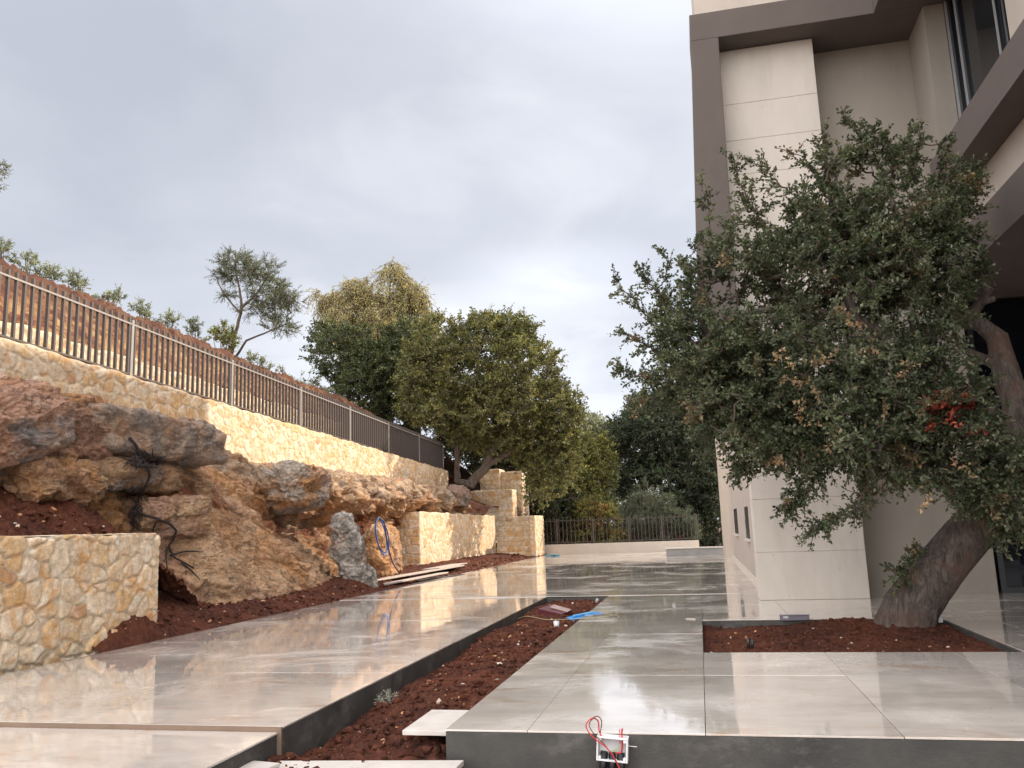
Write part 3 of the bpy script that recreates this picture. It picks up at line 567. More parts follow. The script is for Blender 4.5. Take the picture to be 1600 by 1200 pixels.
tag(npmesh('rock_outcrop', Pd, grid_faces(len(ys), len(ts), True), ROCK, col=col, origin=(-10, 18, 0)), 'long tan and grey limestone outcrop with cavities under the railing wall', 'rock')

ROCKV = [Pd]
def boulder(name, c, dims, label, rot=(0, 0, 0), seed=1, boxy=3.2, amp=.09, n=110, base=TAN, alt=GRY, strata=.03, mixs=1.2, altw=.0, group=None):
    Vs, Fs, k = [], [], 0
    g = np.linspace(-1, 1, n); a, b = np.meshgrid(g, g, indexing='ij'); a = a.ravel(); b = b.ravel(); o = np.ones_like(a)
    for ax, sg in ((0, 1), (0, -1), (1, 1), (1, -1), (2, 1), (2, -1)):
        p = [None]*3; p[ax] = o*sg; p[(ax+1) % 3] = a; p[(ax+2) % 3] = b; p = np.stack(p, 1)
        Vs.append(p); Fs.append(grid_faces(n, n, sg < 0)+k); k += n*n
    V = np.concatenate(Vs); r = (np.abs(V)**boxy).sum(1)**(1/boxy); V = V/r[:, None]
    L = V*np.array(dims)/2; s = np.linalg.norm(L, axis=1, keepdims=True); D = V/np.linalg.norm(V, axis=1, keepdims=True)
    q = L+seed*13.7
    d = amp*1.6*fbm(q*.9, 3)+amp*1.0*ridged(q*1.5, 4, g=.6)+amp*.5*fbm(q*5, 4, g=.65)+strata*np.sin(L[:, 2]*11+4*fbm(q*.7, 2))+.35*amp*(np.mod(np.floor((q[:, 2]+.4*fbm(q*.8, 2))*3.1)*.618, 1)-.5)-amp*.6
    wq = .3*fbm(q*2, 3)[:, None]; d = d+amp*(1.5*chips(q*np.array([1.5, 1.2, 2.0])+wq, seed)+.8*chips(q*np.array([4, 3.2, 5])+wq, seed+1)+.35*chips(q*10+wq, seed+2))
    L = L+D*d[:, None]
    M = np.array((Matrix.Rotation(rot[2], 3, 'Z') @ Matrix.Rotation(rot[1], 3, 'Y') @ Matrix.Rotation(rot[0], 3, 'X')))
    Pw = L@M.T+np.array(c); ROCKV.append(Pw); w = sst(-.15-altw, .2-altw, fbm(q*mixs, 5))[:, None]; w4 = sst(.1, .35, fbm(q*.8+9, 4))[:, None]
    col = base*(1-w)+alt*w; col = col*(1-.5*w4)+PNK*.5*w4
    return tag(npmesh(name, Pw, np.concatenate(Fs), ROCK, col=col, origin=c), label, 'rock', group)
boulder('overhanging_rock', (-9.95, 13.45, 3.27), (1.5, 4.1, .88), 'dark grey blunt slab of rock overhanging the tan slope', (0, .02, -.03), 3, 5, .05, base=np.array((.50, .37, .28)), alt=np.array((.33, .275, .24)), altw=.0, mixs=2.2)
boulder('rock_block', (-9.95, 12.9, 2.55), (1.3, 2.6, .62), 'grey brown block wedged under the dark overhanging slab', (0, .05, .05), 4, 4, .07, base=TAN*.8, alt=GRY)
boulder('rock_block', (-9.45, 13.5, 1.85), (1.1, 1.5, .75), 'tan faceted block below the overhanging slab beside the hanging roots', (.1, .1, -.2), 5, 3.6, .09, base=TAN*.95, alt=PNK)
boulder('boulder', (-9.7, 9.6, 3.0), (1.5, 2.6, 1.35), 'large smooth pink and grey boulder at the left edge above the soil bank', (.3, .1, -.1), 7, 2.8, .07, base=PNK*1.1, alt=np.array((.36, .33, .32)))
boulder('rock_block', (-10.0, 11.5, 3.15), (1.2, 2.2, 1.15), 'rusty orange rock between the pink boulder and the dark slab', (.1, 0, .1), 8, 3.4, .09, base=OCH*.85, alt=PNK*.8)
boulder('rock_block', (-9.75, 10.9, 2.35), (1.3, 2.0, .65), 'undercut tan rock ledge just above the red soil bank', (-.1, .1, .1), 9, 3, .1, base=TAN, alt=OCH)
boulder('leaning_rock', (-8.45, 19.7, .82), (.74, .66, 2.3), 'grey pitted pillar of rock leaning against the tan outcrop', (.26, -.30, .1), 11, 3.0, .085, base=np.array((.66, .61, .55)), alt=np.array((.34, .31, .275)), strata=0, mixs=5)
boulder('ledge_rock', (-10.0, 19.6, 2.65), (1.5, 2.2, 1.15), 'rounded grey rock head left of the cavities in the ledge', (0, .05, .1), 12, 3, .1, base=GRY*1.3+LGT*.3, alt=OCH, altw=-.02)
boulder('boulder', (-9.7, 43.2, 2.25), (1.7, 1.2, .8), 'small grey boulder in front of the tall stone pier', (0, 0, .1), 14, 2.5, .1, n=40, base=GRY, alt=TAN)
boulder('boulder', (-10.6, 36.9, 2.95), (1.1, 1.9, 1.0), 'blue grey boulder at the far end of the ledge by the tree trunk', (0, .3, .1), 15, 2.6, .1, n=50, base=GRY*1.2, alt=GRY*.8)
boulder('boulder', (-9.45, 24.2, .7), (.9, 2.0, 1.9), 'smooth sunlit tan rock lobe behind the hanging blue hose', (0, -.1, 0), 16, 2.7, .07, n=70, base=OCH*.95, alt=TAN*1.15)

# roots hanging on the rock
rt = MB(); rr = random.Random(8)
def wander(a, b, n, j, r): 
    a = Vector(a); b = Vector(b); out = [a]
    for i in range(1, n): out.append(a.lerp(b, i/n)+Vector((rr.uniform(0, j), rr.uniform(-j, j), rr.uniform(-j, j))))
    return out+[b]
RB = mat_plain('charred_root', (.022, .015, .013), .9, var=.4, scale=20)
def px(x, y, X):   # point on the plane X=const seen at photo pixel (x, y): where that thing stands in the place
    c = Vector(((x-800)/1300, -(y-600)/1300, -1)); M3 = cam.matrix_world.to_3x3(); d = M3 @ c; t = X/d.x; return d*t+Vector((0, 0, H))
RV = np.concatenate(ROCKV); RD_ = RV-np.array([0, 0, H]); RL = np.linalg.norm(RD_, axis=1); RN = RD_/RL[:, None]
def on_rock(x, y, off=.03):     # the place on the rock face where the root lies
    c = Vector(((x-800)/1300, -(y-600)/1300, -1)); d = np.array(cam.matrix_world.to_3x3() @ c); d /= np.linalg.norm(d)
    m = RN@d > math.cos(.0035); L = RL[m].min() if m.any() else 13.; return Vector(d*(L-off))+Vector((0, 0, H))
def root_line(pts, r0, r1, name=None):
    q = []
    for (xa, ya), (xb, yb) in zip(pts[:-1], pts[1:]):
        for k in range(4): t = k/4; q.append(on_rock(xa+(xb-xa)*t+rr.uniform(-2.0, 2.0), ya+(yb-ya)*t+rr.uniform(-2.0, 2.0), .035))
    q.append(on_rock(*pts[-1], .03)); 
    for _ in range(2): q = [q[0]]+[(q[i-1]+q[i]*2+q[i+1])/4 for i in range(1, len(q)-1)]+[q[-1]]
    rt.tube(q, [r0+(r1-r0)*i/(len(q)-1) for i in range(len(q))], 7); return q
spine = root_line([(203, 682), (214, 700), (222, 716), (232, 728), (234, 745), (226, 762), (216, 778), (212, 792), (222, 804), (245, 810), (264, 818), (278, 830), (270, 845), (262, 855), (268, 868), (285, 878), (303, 888)], .027, .016)
for ln in ([(212, 790), (202, 800), (206, 815)], [(268, 866), (300, 860), (318, 862)], [(262, 856), (258, 872), (262, 890)], [(245, 812), (236, 830), (250, 842)], [(285, 878), (300, 892), (312, 905)]): root_line(ln, .020, .007)
for k in range(46):
    a = rr.uniform(0, 6.28); x, y = 226+26*math.cos(a)*rr.random()**.6, 720+13*math.sin(a)*rr.random()**.6; b = rr.uniform(0, 6.28); l = rr.uniform(6, 15); c = b+rr.uniform(-1.2, 1.2)
    root_line([(x, y), (x+l*math.cos(b), y+l*.7*math.sin(b)), (x+l*math.cos(b)+l*.7*math.cos(c), y+l*.7*math.sin(b)+l*.6*math.sin(c))], rr.uniform(.012, .03), .006)
for k in range(20):
    x, y = rr.uniform(205, 222), rr.uniform(765, 815); root_line([(x, y), (x+rr.uniform(-8, 8), y+rr.uniform(5, 12)), (x+rr.uniform(-12, 12), y+rr.uniform(12, 22))], .016, .006)
tag(rt.build('root', RB, smooth=True, origin=tuple(spine[0])), 'tangled black root hanging down the rock below the dark slab', 'root')

# ------------------------------------------------------------------ railings
def railing(name, label, line, step, npk, h, pk, z_above, foot, postmat, side=.08, grp=None, origin=None):
    root = empty(name, tuple(line(0)), label, 'railing', grp); n = len(step)
    for s in step:
        p = line(s); MB().box((p[0]-side/2, p[1]-side/2, p[2]-.02), (p[0]+side/2, p[1]+side/2, p[2]+h+.03)).build('post', postmat, root, bevel=.004)
    for a, b in zip(step[:-1], step[1:]):
        A_, B_ = Vector(line(a)), Vector(line(b)); D = (B_-A_).normalized(); sideways = Vector((0, 0, 1)).cross(D).normalized()
        def rail(z, t, w):
            q0, q1 = A_+D*side/2+Vector((0, 0, z)), B_-D*side/2+Vector((0, 0, z)); r = MB()
            P8 = []
            for zz_ in (-t/2, t/2):
                for q, sg in ((q0, -1), (q1, -1), (q1, 1), (q0, 1)): P8.append(q+sideways*sg*w/2+Vector((0, 0, zz_)))
            r.hexa(P8); return r
        m = MB()
        for i in range(npk):
            t = (i+.5)/npk; p = A_.lerp(B_, t); ft = -.0 if (foot and i % 6 == 3) else foot and .06 or .06
            zb_ = .0 if (i % 6 == 3) else .075
            m.box((p[0]-pk[0]/2, p[1]-pk[1]/2, p[2]+zb_), (p[0]+pk[0]/2, p[1]+pk[1]/2, p[2]+h+z_above), rot=pk[2])
        pn = m.build('picket_panel', METAL, root)
        rail(h-.07, .035, .075 if foot else .04).build('top_rail', postmat if foot else METAL, pn); rail(.09, .035, .075 if foot else .04).build('bottom_rail', METAL, pn)
        for c in pn.children:     # children of a part sit in the same space as the part
            c.data.transform(Matrix.Translation(-Vector(root.location)))
    return root
railing('railing', 'long brown metal railing running along the top of the retaining wall', lambda y: (-11.72, y, wall_top(y)+.005),
        [7.7, 11.55, 15.4, 19.4, 23.3, 27.05, 30.8, 34.5, 38.0], 20, 1.26, (.062, .042, .0), .07, True, POSTM)
tag(MB().box((-9.0, 42.6, -.2), (-.1, 42.85, .5)).build('parapet_wall', CREAM, origin=(-4.5, 42.7, 0), bevel=.01), 'low cream rendered wall carrying the spiked fence at the far end of the paving', 'wall')
railing('railing', 'dark spiked railing on the low cream wall at the far end of the paving', lambda x: (x, 42.72, .5), [-9.0, -7.15, -5.3, -3.5, -1.85, -.15], 9, 1.25, (.025, .025, 0), .06, False, METAL, side=.07)

# ------------------------------------------------------------------ the house
hs = empty('house', (1.15, 16, 0), 'tall taupe modern building with brown bands and a pale column on the right', 'building')
def bx(name, m, *boxes, parent=hs, bevel=0):
    b = MB()
    for a, c in boxes: b.box(a, c)
    o = b.build(name, m, hs, bevel=bevel)
    if parent is not hs: o.parent = parent
    return o
TOP = 15.5
bx('rear_wall', PLASTER, ((1.15, 16.2, 0), (4.94, 31.5, 10.49)), ((4.941, 17.1, 0), (9, 31.5, 10.49)), ((4.941, 16.2, 5.83), (9, 17.09, 10.49)))
bx('upper_wall', CREAM, ((.6, 15.32, 11.05), (14, 16.4, TOP)), ((1.1, 16.401, 11.05), (14, 31.5, TOP)), ((4.2, 2, 11.05), (14, 15.315, TOP)))
bx('side_face', mat_plain('lit_taupe_plaster', (.45, .40, .36), .85, var=.05, scale=1.2, bmp=.25, bscale=150), ((1.149, 16.2, .0), (1.1495, 31.5, 10.4)))  # lighter copy of the taupe plaster, the side's brighter light put into its colour
bx('end_wall', CREAM, ((1.15, 31.51, 0), (9, 36.8, 6.5)), ((.9, 33.2, 0), (1.149, 36.8, 6.5)))
b = MB(); b.box((.952, 15.632, -.02), (2.748, 16.18, 10.48))
z = -.02
for i, zz_ in enumerate([.0, .82, 1.75, 2.7, 3.65, 4.6, 5.55, 6.5, 7.2, 7.9, 8.6, 9.35, 10.49]):
    if i: b.box((.94, 15.62, z+.0025), (2.76, 16.19, zz_-.0025))
    z = zz_
b.build('column', CONC, hs, bevel=.008)
bx('pier', PLASTER, ((4.62, 15.1, 5.3), (4.95, 16.19, 10.49)))
# brown frame: leg leaning slightly, and the slab round the upper storey
fr_ = MB(); fr_.hexa([(.20, 15.1, 4.2), (.93, 15.1, 4.2), (.93, 16.3, 4.2), (.20, 16.3, 4.2), (.49, 15.1, 10.5), (1.0, 15.1, 10.5), (1.0, 16.3, 10.5), (.49, 16.3, 10.5)])
fr_.box((.49, 15.1, 10.5), (14, 16.3, 11.05)); fr_.box((1.0, 16.301, 10.5), (14, 31.5, 11.049)); fr_.box((3.78, 2, 10.501), (14, 15.1, 11.049))
fr_.build('frame', BROWN, hs, bevel=.01)
bx('ledge', BROWN, ((4.4, 2, 6.89), (5.2, 15.12, 7.46))); bx('ledge', BROWN, ((4.4, 2, 5.2), (14, 15.12, 5.82)), ((4.93, 15.12, 5.2), (14, 16.19, 5.82)))
bx('side_wall', CREAM, ((4.9, 2, 5.821), (5.15, 15.09, 6.889)), ((4.95, 2, 7.461), (5.2, 12.55, 10.49)))
bx('side_wall', PLASTER, ((4.9, 15.13, 5.83), (5.2, 16.1, 10.48)))
# upper window, open to a dark room
wf = MB()
for y0, y1 in ((14.93, 15.05), (14.52, 14.60), (13.02, 13.10), (12.56, 12.66)): wf.box((4.99, y0, 7.462), (5.09, y1, 10.49))
wf.box((4.99, 12.66, 7.461), (5.09, 14.93, 7.54)); wf.box((4.99, 12.66, 10.42), (5.09, 14.93, 10.489)); w_ = wf.build('window', BLACKM, hs, bevel=.004)
def sub(o, p): o.parent = p; return o
for ya_, yb_ in ((15.03, 15.08), (14.6, 14.625), (13.0, 13.02)): bx('frame_trim', GREYM, ((4.96, ya_, 7.462), (4.988, yb_, 10.48)), parent=w_)
bx('pane', GLASS, ((5.03, 12.67, 7.55), (5.045, 13.01, 10.41)), ((5.03, 13.11, 7.55), (5.045, 14.51, 10.41)), ((5.03, 14.61, 7.55), (5.045, 14.92, 10.41)), parent=w_)
cu = MB()
for k in range(30):
    y = 12.6+k*.06; cu.quad([(5.34+.03*math.sin(k*1.9), y, 7.5), (5.34+.03*math.sin((k+1)*1.9), y+.06, 7.5), (5.34+.03*math.sin((k+1)*1.9), y+.06, 10.45), (5.34+.03*math.sin(k*1.9), y, 10.45)])
cu.build('curtain', CURT, hs)
bx('room', DARK, ((8, 2, 7.3), (8.1, 16, 10.49)), ((5.2, 2, 7.2), (8, 16, 7.3)), ((5.21, 15.3, 7.3), (8, 15.4, 10.49)), ((5.21, 9, 7.3), (8, 9.1, 10.49)))
# ground floor of the wing: recessed dark glazing
gl = bx('glazed_door', BLACKM, ((5.0, 16.22, 0.0), (7.5, 16.32, .10)), ((5.0, 16.22, .1), (5.09, 16.32, 5.19)), ((6.2, 16.22, .1), (6.3, 16.32, 5.19)), ((7.4, 2, 0), (7.5, 16.21, .12)), ((7.4, 12.9, .12), (7.5, 13.0, 5.19)), ((7.4, 10, .12), (7.5, 10.1, 5.19)), ((7.4, 7, .12), (7.5, 7.1, 5.19)))
bx('pane', mat_glass('dark_glass', (.006, .009, .014)), ((5.09, 16.26, .1), (7.4, 16.275, 5.19)), ((7.44, 2, .12), (7.455, 16.2, 5.19)), parent=gl)
bx('core', DARK, ((9.01, 16.2, 0), (14, 31.5, 10.49)), ((7.6, 2, 0), (7.7, 16.2, 5.19)), ((5.0, 16.9, 0), (7.6, 17.0, 5.19)))
# slit windows on the left face
for y0, y1, z0, z1 in ((20.9, 22.3, .95, 1.72), (26.9, 29.2, .98, 1.76)):
    w_ = bx('window', BLACKM, ((1.135, y0, z0), (1.149, y1, z1))); bx('sill', PALE, ((1.08, y0-.04, z0-.06), (1.149, y1+.04, z0-.002)), parent=w_)
    bx('reveal', PALE, ((1.10, y1, z0), (1.149, y1+.05, z1)), parent=w_)
bx('skirting', CONC, ((1.13, 16.22, .009), (1.149, 33.1, .11)))

# ------------------------------------------------------------------ trees
def grow(limbs, clusters, seed, mid=3, droop=0.0, wig=.12):
    """limbs: list of polylines [(x,y,z,r)...]; clusters (n,3). returns tube list & end directions"""
    r = np.random.RandomState(seed); P = []; par = []; fixed = []
    for L in limbs:
        L = np.array(L, float); 
        if P:
            dd = np.linalg.norm(np.array(P)-L[0, :3], axis=1); last = int(dd.argmin())
        else: last = -1
        for i in range(len(L)):
            steps = 1 if i == 0 else max(1, int(np.linalg.norm(L[i, :3]-L[i-1, :3])/.22))
            for s in range(steps):
                t = 1 if i == 0 else (s+1)/steps; q = L[i] if i == 0 else L[i-1]*(1-t)+L[i]*t
                P.append(q[:3]+(0 if i == 0 else r.normal(size=3)*q[3]*.10)); par.append(last); fixed.append(q[3]); last = len(P)-1
    n0 = len(P); root = P[0]; P = list(P); order = np.argsort([np.min(np.linalg.norm(np.array(P[:n0])-c, axis=1)) for c in clusters])
    arr = np.zeros((n0+len(clusters)*(mid+1), 3)); arr[:n0] = P; n = n0; ends = np.zeros(len(clusters), int); dirs = np.zeros((len(clusters), 3)); elig = np.ones(len(arr), bool); elig[:max(2, int(n0*.05))] = False
    parA = np.full(len(arr), -1); parA[:n0] = par
    for k in order:
        c = clusters[k]; d = np.linalg.norm(arr[:n]-c, axis=1)+np.where(elig[:n], 0, 50)+.25*np.maximum(0, arr[:n, 2]-c[2]); j = int(d.argmin()); last = j; a = arr[j]; L = np.linalg.norm(c-a)
        up = np.array([0, 0, L*(.12+droop)])
        for s in range(1, mid+2):
            t = s/(mid+1); q = a*(1-t)+c*t+up*math.sin(math.pi*t)+(r.normal(size=3)*L*wig*(1-t) if s <= mid else 0)
            arr[n] = q; parA[n] = last; last = n; n += 1
        ends[k] = last; dirs[k] = arr[last]-arr[parA[last]]
    cnt = np.zeros(n)
    cnt[ends] += 1
    for i in range(n-1, -1, -1):
        if parA[i] >= 0: cnt[parA[i]] += cnt[i]
    rad = .006*np.maximum(cnt, 1)**.46; rad[:n0] = np.maximum(np.array(fixed), .3*rad[:n0])
    return arr[:n], parA[:n], rad, ends, dirs
def branch_mesh(arr, par, rad, sides=6, scale=1.0, minr=.004):
    idx = np.where(par >= 0)[0]; a = arr[par[idx]]; b = arr[idx]; ra = np.minimum(rad[par[idx]], rad[idx]*1.35)*scale; rb = rad[idx]*scale; ra = np.maximum(ra, minr); rb = np.maximum(rb, minr)
    d = b-a; L = np.linalg.norm(d, axis=1, keepdims=True)+1e-9; d = d/L; ref = np.where(np.abs(d[:, 2:3]) > .9, np.array([[1., 0, 0]]), np.array([[0, 0, 1.]]))
    u = np.cross(d, ref); u /= np.linalg.norm(u, axis=1, keepdims=True); v = np.cross(d, u); m = len(idx)
    ang = np.arange(sides)*2*math.pi/sides; ring = u[:, None]*np.cos(ang)[None, :, None]+v[:, None]*np.sin(ang)[None, :, None]
    A0 = a[:, None]-d[:, None]*(ra*.3)[:, None, None]+ring*ra[:, None, None]; B0 = b[:, None]+d[:, None]*(rb*.3)[:, None, None]+ring*rb[:, None, None]
    V = np.concatenate([A0, B0], 1).reshape(-1, 3); base = (np.arange(m)*2*sides)[:, None]; k = np.arange(sides)[None]; k2 = (k+1) % sides
    F = np.stack([base+k, base+k2, base+sides+k2, base+sides+k], -1).reshape(-1, 4); return V, F
def leaves(c, dirs, seed, twigs, per, tl, ls, lw, cols, colw=None, updir=.3, hang=0, spread=.9, cvar=.22):
    """leaf blades on short twigs round each cluster centre"""
    r = np.random.RandomState(seed); n = len(c); nt_ = n*twigs
    D = np.repeat(dirs/(np.linalg.norm(dirs, axis=1, keepdims=True)+1e-9), twigs, 0)+r.normal(size=(nt_, 3))*spread; D[:, 2] += updir-hang; D /= np.linalg.norm(D, axis=1, keepdims=True)
    O = np.repeat(c, twigs, 0); L = tl*r.uniform(.5, 1.4, nt_)
    T = r.uniform(.05, 1, (nt_, per)); pos = O[:, None]+D[:, None]*(L[:, None]*T)[..., None]; pos[..., 2] -= (.35*hang+.06)*(T**2)*L[:, None]
    pos = pos+r.normal(size=pos.shape)*tl*.06; pos = pos.reshape(-1, 3); m = len(pos)
    ax = np.repeat(D, per, 0)*.6+r.normal(size=(m, 3))*.7; ax[:, 2] -= hang*1.2; ax /= np.linalg.norm(ax, axis=1, keepdims=True)
    nn = r.normal(size=(m, 3))+[0, 0, .7]; s = np.cross(ax, nn); s /= np.linalg.norm(s, axis=1, keepdims=True)+1e-9; up = np.cross(s, ax)
    l = (ls*r.uniform(.65, 1.3, m))[:, None]; w = (lw*r.uniform(.7, 1.25, m))[:, None]
    V = np.stack([pos, pos+ax*l*.5+s*w*.5+up*w*.12, pos+ax*l, pos+ax*l*.5-s*w*.5+up*w*.12], 1).reshape(-1, 3); F = np.arange(m*4).reshape(-1, 4)
    ci = r.choice(len(cols), size=(n,), p=colw); cc = np.array(cols)[np.repeat(ci, twigs*per)]
    cj = np.array(cols)[r.choice(len(cols), size=(m,), p=colw)]; K = (.5*cc+.5*cj)*(1+cvar*r.normal(size=(m, 1))); K = np.clip(K*np.repeat(1+.13*r.normal(size=(n, 1)), twigs*per, 0), .004, .8)
    return V, F, np.repeat(K, 4, 0), (O, O+D*L[:, None]*.85-np.array([0, 0, 1.])*((.35*hang+.06)*L*.75)[:, None])
def lobe_points(lobes, n, seed, shell=2.2, nz=.35, th=-.17):
    r = np.random.RandomState(seed); w = np.array([l[3]*l[4]*l[5] for l in lobes])**(2/3.); w /= w.sum(); k = r.choice(len(lobes), n*3, p=w)
    d = r.normal(size=(n*3, 3)); d /= np.linalg.norm(d, axis=1, keepdims=True); rr_ = r.rand(n*3)**(1/(3*shell)*1.6); L = np.array(lobes)[k]
    rr_ = rr_*(1+.14*fbm(d*1.7+L[:, :3]*.3, 3)*2)
    p = L[:, :3]+d*L[:, 3:6]*rr_[:, None]
    keep = fbm(p*nz*3+seed, 3) > th; p = p[keep]; out = d[keep]; return p[:n], out[:n]
def tree(name, label, cat, base, limbs, lobes, nc, seed, lf, group=None, leafmat=None, sides=6, mid=3, bscale=1.0, extra=None, wig=.12, shell=2.2, foliage='crown', minr=.004, red=None, nz=.35, th=-.17):
    root = empty(name, base, label, cat, group); c, out = lobe_points(lobes, nc, seed, shell, nz, th)
    if extra is not None: c = np.concatenate([c, extra[0]]); out = np.concatenate([out, extra[1]])
    arr, par, rad, ends, dirs = grow(limbs, c, seed, mid, wig=wig)
    dd = dirs/(np.linalg.norm(dirs, axis=1, keepdims=True)+1e-9)*.6+out*.9
    V, F, K, tw = leaves(c, dd, seed+1, **lf)
    bv, bf = branch_mesh(arr, par, rad, sides, bscale, minr)
    o = npmesh(foliage, V, F, leafmat or LEAF, root, col=K, smooth=False)
    # the leafy twigs
    A_, B_ = tw; a2 = np.empty((len(A_)*2, 3)); a2[0::2] = A_; a2[1::2] = B_; p2 = np.full(len(a2), -1); p2[1::2] = np.arange(0, len(a2), 2)
    tv, tf = branch_mesh(a2, p2, np.full(len(a2), minr), 4, 1, minr*.7)
    npmesh('trunk', np.concatenate([bv, tv]), np.concatenate([bf, tf+len(bv)]), BARK, root)
    return root, c

OAK = [(.055, .080, .038), (.080, .104, .050), (.125, .142, .075), (.036, .055, .030), (.22, .235, .155), (.26, .15, .08)]; OW = [.24, .26, .21, .12, .14, .03]
lb = []
for (x, y, r, Y, ry) in ((1385, 330, 118, 11.8, 1.1), (1260, 390, 120, 11.9, 1.1), (1165, 475, 118, 11.6, 1.1), (1095, 560, 92, 11.6, 1.0), (1190, 610, 130, 11.2, 1.2), (1330, 480, 150, 11.2, 1.2),
                         (1420, 420, 90, 11.9, 1.1), (1425, 600, 92, 10.7, .9), (1310, 640, 100, 10.8, 1.0), (1400, 690, 76, 10.7, .9), (1500, 715, 70, 10.9, .8), (1580, 740, 56, 10.9, .7), (1245, 680, 58, 11.0, .7), (1550, 775, 30, 11.0, .4), (1350, 275, 50, 11.7, .5), (1470, 640, 60, 10.7, .7), (1180, 650, 60, 11.3, .7), (1120, 620, 60, 11.4, .8)):
    c_ = Vector(((x-800)/1300, -(y-600)/1300, -1)); d_ = cam.matrix_world.to_3x3() @ c_; p = d_*(Y/d_.y)+Vector((0, 0, H)); rr_ = r*Y/1300; lb.append((p.x, p.y, p.z, rr_, ry, rr_*.92))
def pv(x, y, Y): c_ = Vector(((x-800)/1300, -(y-600)/1300, -1)); d_ = cam.matrix_world.to_3x3() @ c_; p = d_*(Y/d_.y)+Vector((0, 0, H)); return (p.x, p.y, p.z)
def lm(*a): return [(*pv(x, y, Y), r) for x, y, Y, r in a]
oak_limbs = [lm((1412, 988, 12.25, .42), (1425, 950, 12.2, .34), (1460, 897, 12.1, .30), (1508, 840, 12.0, .29), (1556, 790, 11.8, .27), (1585, 740, 11.6, .25)),
             lm((1585, 740, 11.6, .25), (1597, 690, 11.7, .22), (1590, 630, 11.8, .19), (1572, 580, 11.9, .17), (1560, 530, 12, .14), (1535, 508, 12, .10), (1510, 500, 12, .10), (1460, 470, 12, .07), (1420, 400, 12, .05), (1390, 300, 12, .03)),
             lm((1515, 505, 12, .10), (1520, 490, 12, .085), (1538, 465, 12, .06), (1545, 450, 12, .045)), lm((1535, 472, 12, .05), (1552, 468, 12, .04)),
             lm((1568, 575, 11.9, .10), (1540, 562, 11.9, .07), (1512, 550, 11.9, .05)),
             lm((1590, 680, 11.5, .17), (1550, 650, 11.4, .14), (1510, 620, 11.4, .12), (1460, 570, 11.3, .11), (1425, 545, 11.3, .09), (1340, 500, 11.3, .07), (1300, 420, 11.3, .05), (1310, 370, 11.4, .04)),
             lm((1340, 500, 11.3, .06), (1240, 480, 11.4, .05), (1150, 490, 11.4, .035), (1090, 540, 11.5, .02)), lm((1556, 790, 11.8, .15), (1500, 730, 11.2, .09), (1400, 690, 10.9, .06), (1300, 660, 10.9, .045), (1220, 640, 11, .03)),
             lm((1597, 690, 11.7, .15), (1640, 620, 11.8, .14), (1690, 560, 11.8, .12))]
# long shoots that leave the crown
ex = []; exd = []; r_ = random.Random(21)
for (x0, y0, x1, y1, Y) in ((1270, 330, 1175, 255, 11.8), (1200, 370, 1140, 255, 11.8), (1300, 300, 1285, 220, 11.8), (1390, 290, 1320, 190, 11.8), (1400, 270, 1360, 200, 11.8), (1440, 330, 1480, 245, 11.9), (1470, 400, 1500, 300, 11.9),
                            (1130, 440, 1095, 290, 11.7), (1060, 500, 1000, 425, 11.6), (1050, 540, 960, 440, 11.6), (1060, 570, 975, 520, 11.6), (1040, 600, 970, 580, 11.5), (1060, 620, 990, 640, 11.5), (1040, 560, 1040, 400, 11.6), (1090, 480, 1070, 410, 11.6),
                            (1360, 740, 1340, 800, 10.8), (1300, 720, 1230, 790, 10.9), (1330, 800, 1270, 830, 10.8), (1200, 700, 1150, 740, 11.2), (1560, 800, 1610, 850, 11), (1530, 780, 1560, 840, 11.3), (1260, 740, 1235, 800, 11.0), (1450, 850, 1400, 905, 11.9), (1430, 300, 1420, 215, 11.8), (1330, 330, 1245, 240, 11.8), (1500, 480, 1525, 420, 11.7)):
    nn_ = 8
    for i in range(nn_):
        t = (i+1)/nn_; p = np.array(pv(x0+(x1-x0)*t, y0+(y1-y0)*t, Y))+np.array([r_.uniform(-.03, .03) for _ in range(3)]); a = np.array(pv(x1, y1, Y))-np.array(pv(x0, y0, Y)); ex.append(p); exd.append(a/np.linalg.norm(a)*1.6)
oak, oc = tree('oak_tree', 'gnarled evergreen oak leaning over the square soil bed beside the building', 'tree', pv(1418, 985, 12.25), oak_limbs, lb, 2500, 41,
     dict(twigs=4, per=18, tl=.22, ls=.056, lw=.033, cols=OAK, colw=OW, updir=.25), extra=(np.array(ex), np.array(exd)), mid=3, sides=8, shell=1.7, bscale=1.0, nz=.42, th=-.07)
rp = np.array([pv(1490+r_.uniform(-45, 40), 648+r_.uniform(-25, 25), 10.15+r_.uniform(0, .7)) for _ in range(26)])
V, F, K, _t = leaves(rp, np.random.RandomState(1).normal(size=rp.shape), 5, 3, 9, .13, .055, .03, [(.30, .045, .03), (.20, .03, .025), (.38, .09, .05)], cvar=.25)
npmesh('red_leaves', V, F, LEAF, oak, col=K, smooth=False)
bp_ = np.array([pv(x+r_.uniform(-8, 8), y+r_.uniform(-8, 8), 9.9) for x, y in ((1215, 560), (1225, 580), (1240, 600), (1255, 625), (1262, 655), (1270, 600), (1300, 690), (1325, 490), (1340, 505), (1355, 540), (1225, 720), (1445, 790), (1420, 580), (1300, 560), (1280, 575), (1500, 740), (1380, 640)) for _ in range(2)])
V, F, K, _t = leaves(bp_, np.random.RandomState(2).normal(size=bp_.shape), 6, 2, 10, .13, .05, .028, [(.36, .23, .14), (.28, .17, .09), (.42, .31, .2), (.2, .17, .09)], cvar=.2)
npmesh('dry_leaves', V, F, LEAF, oak, col=K, smooth=False)

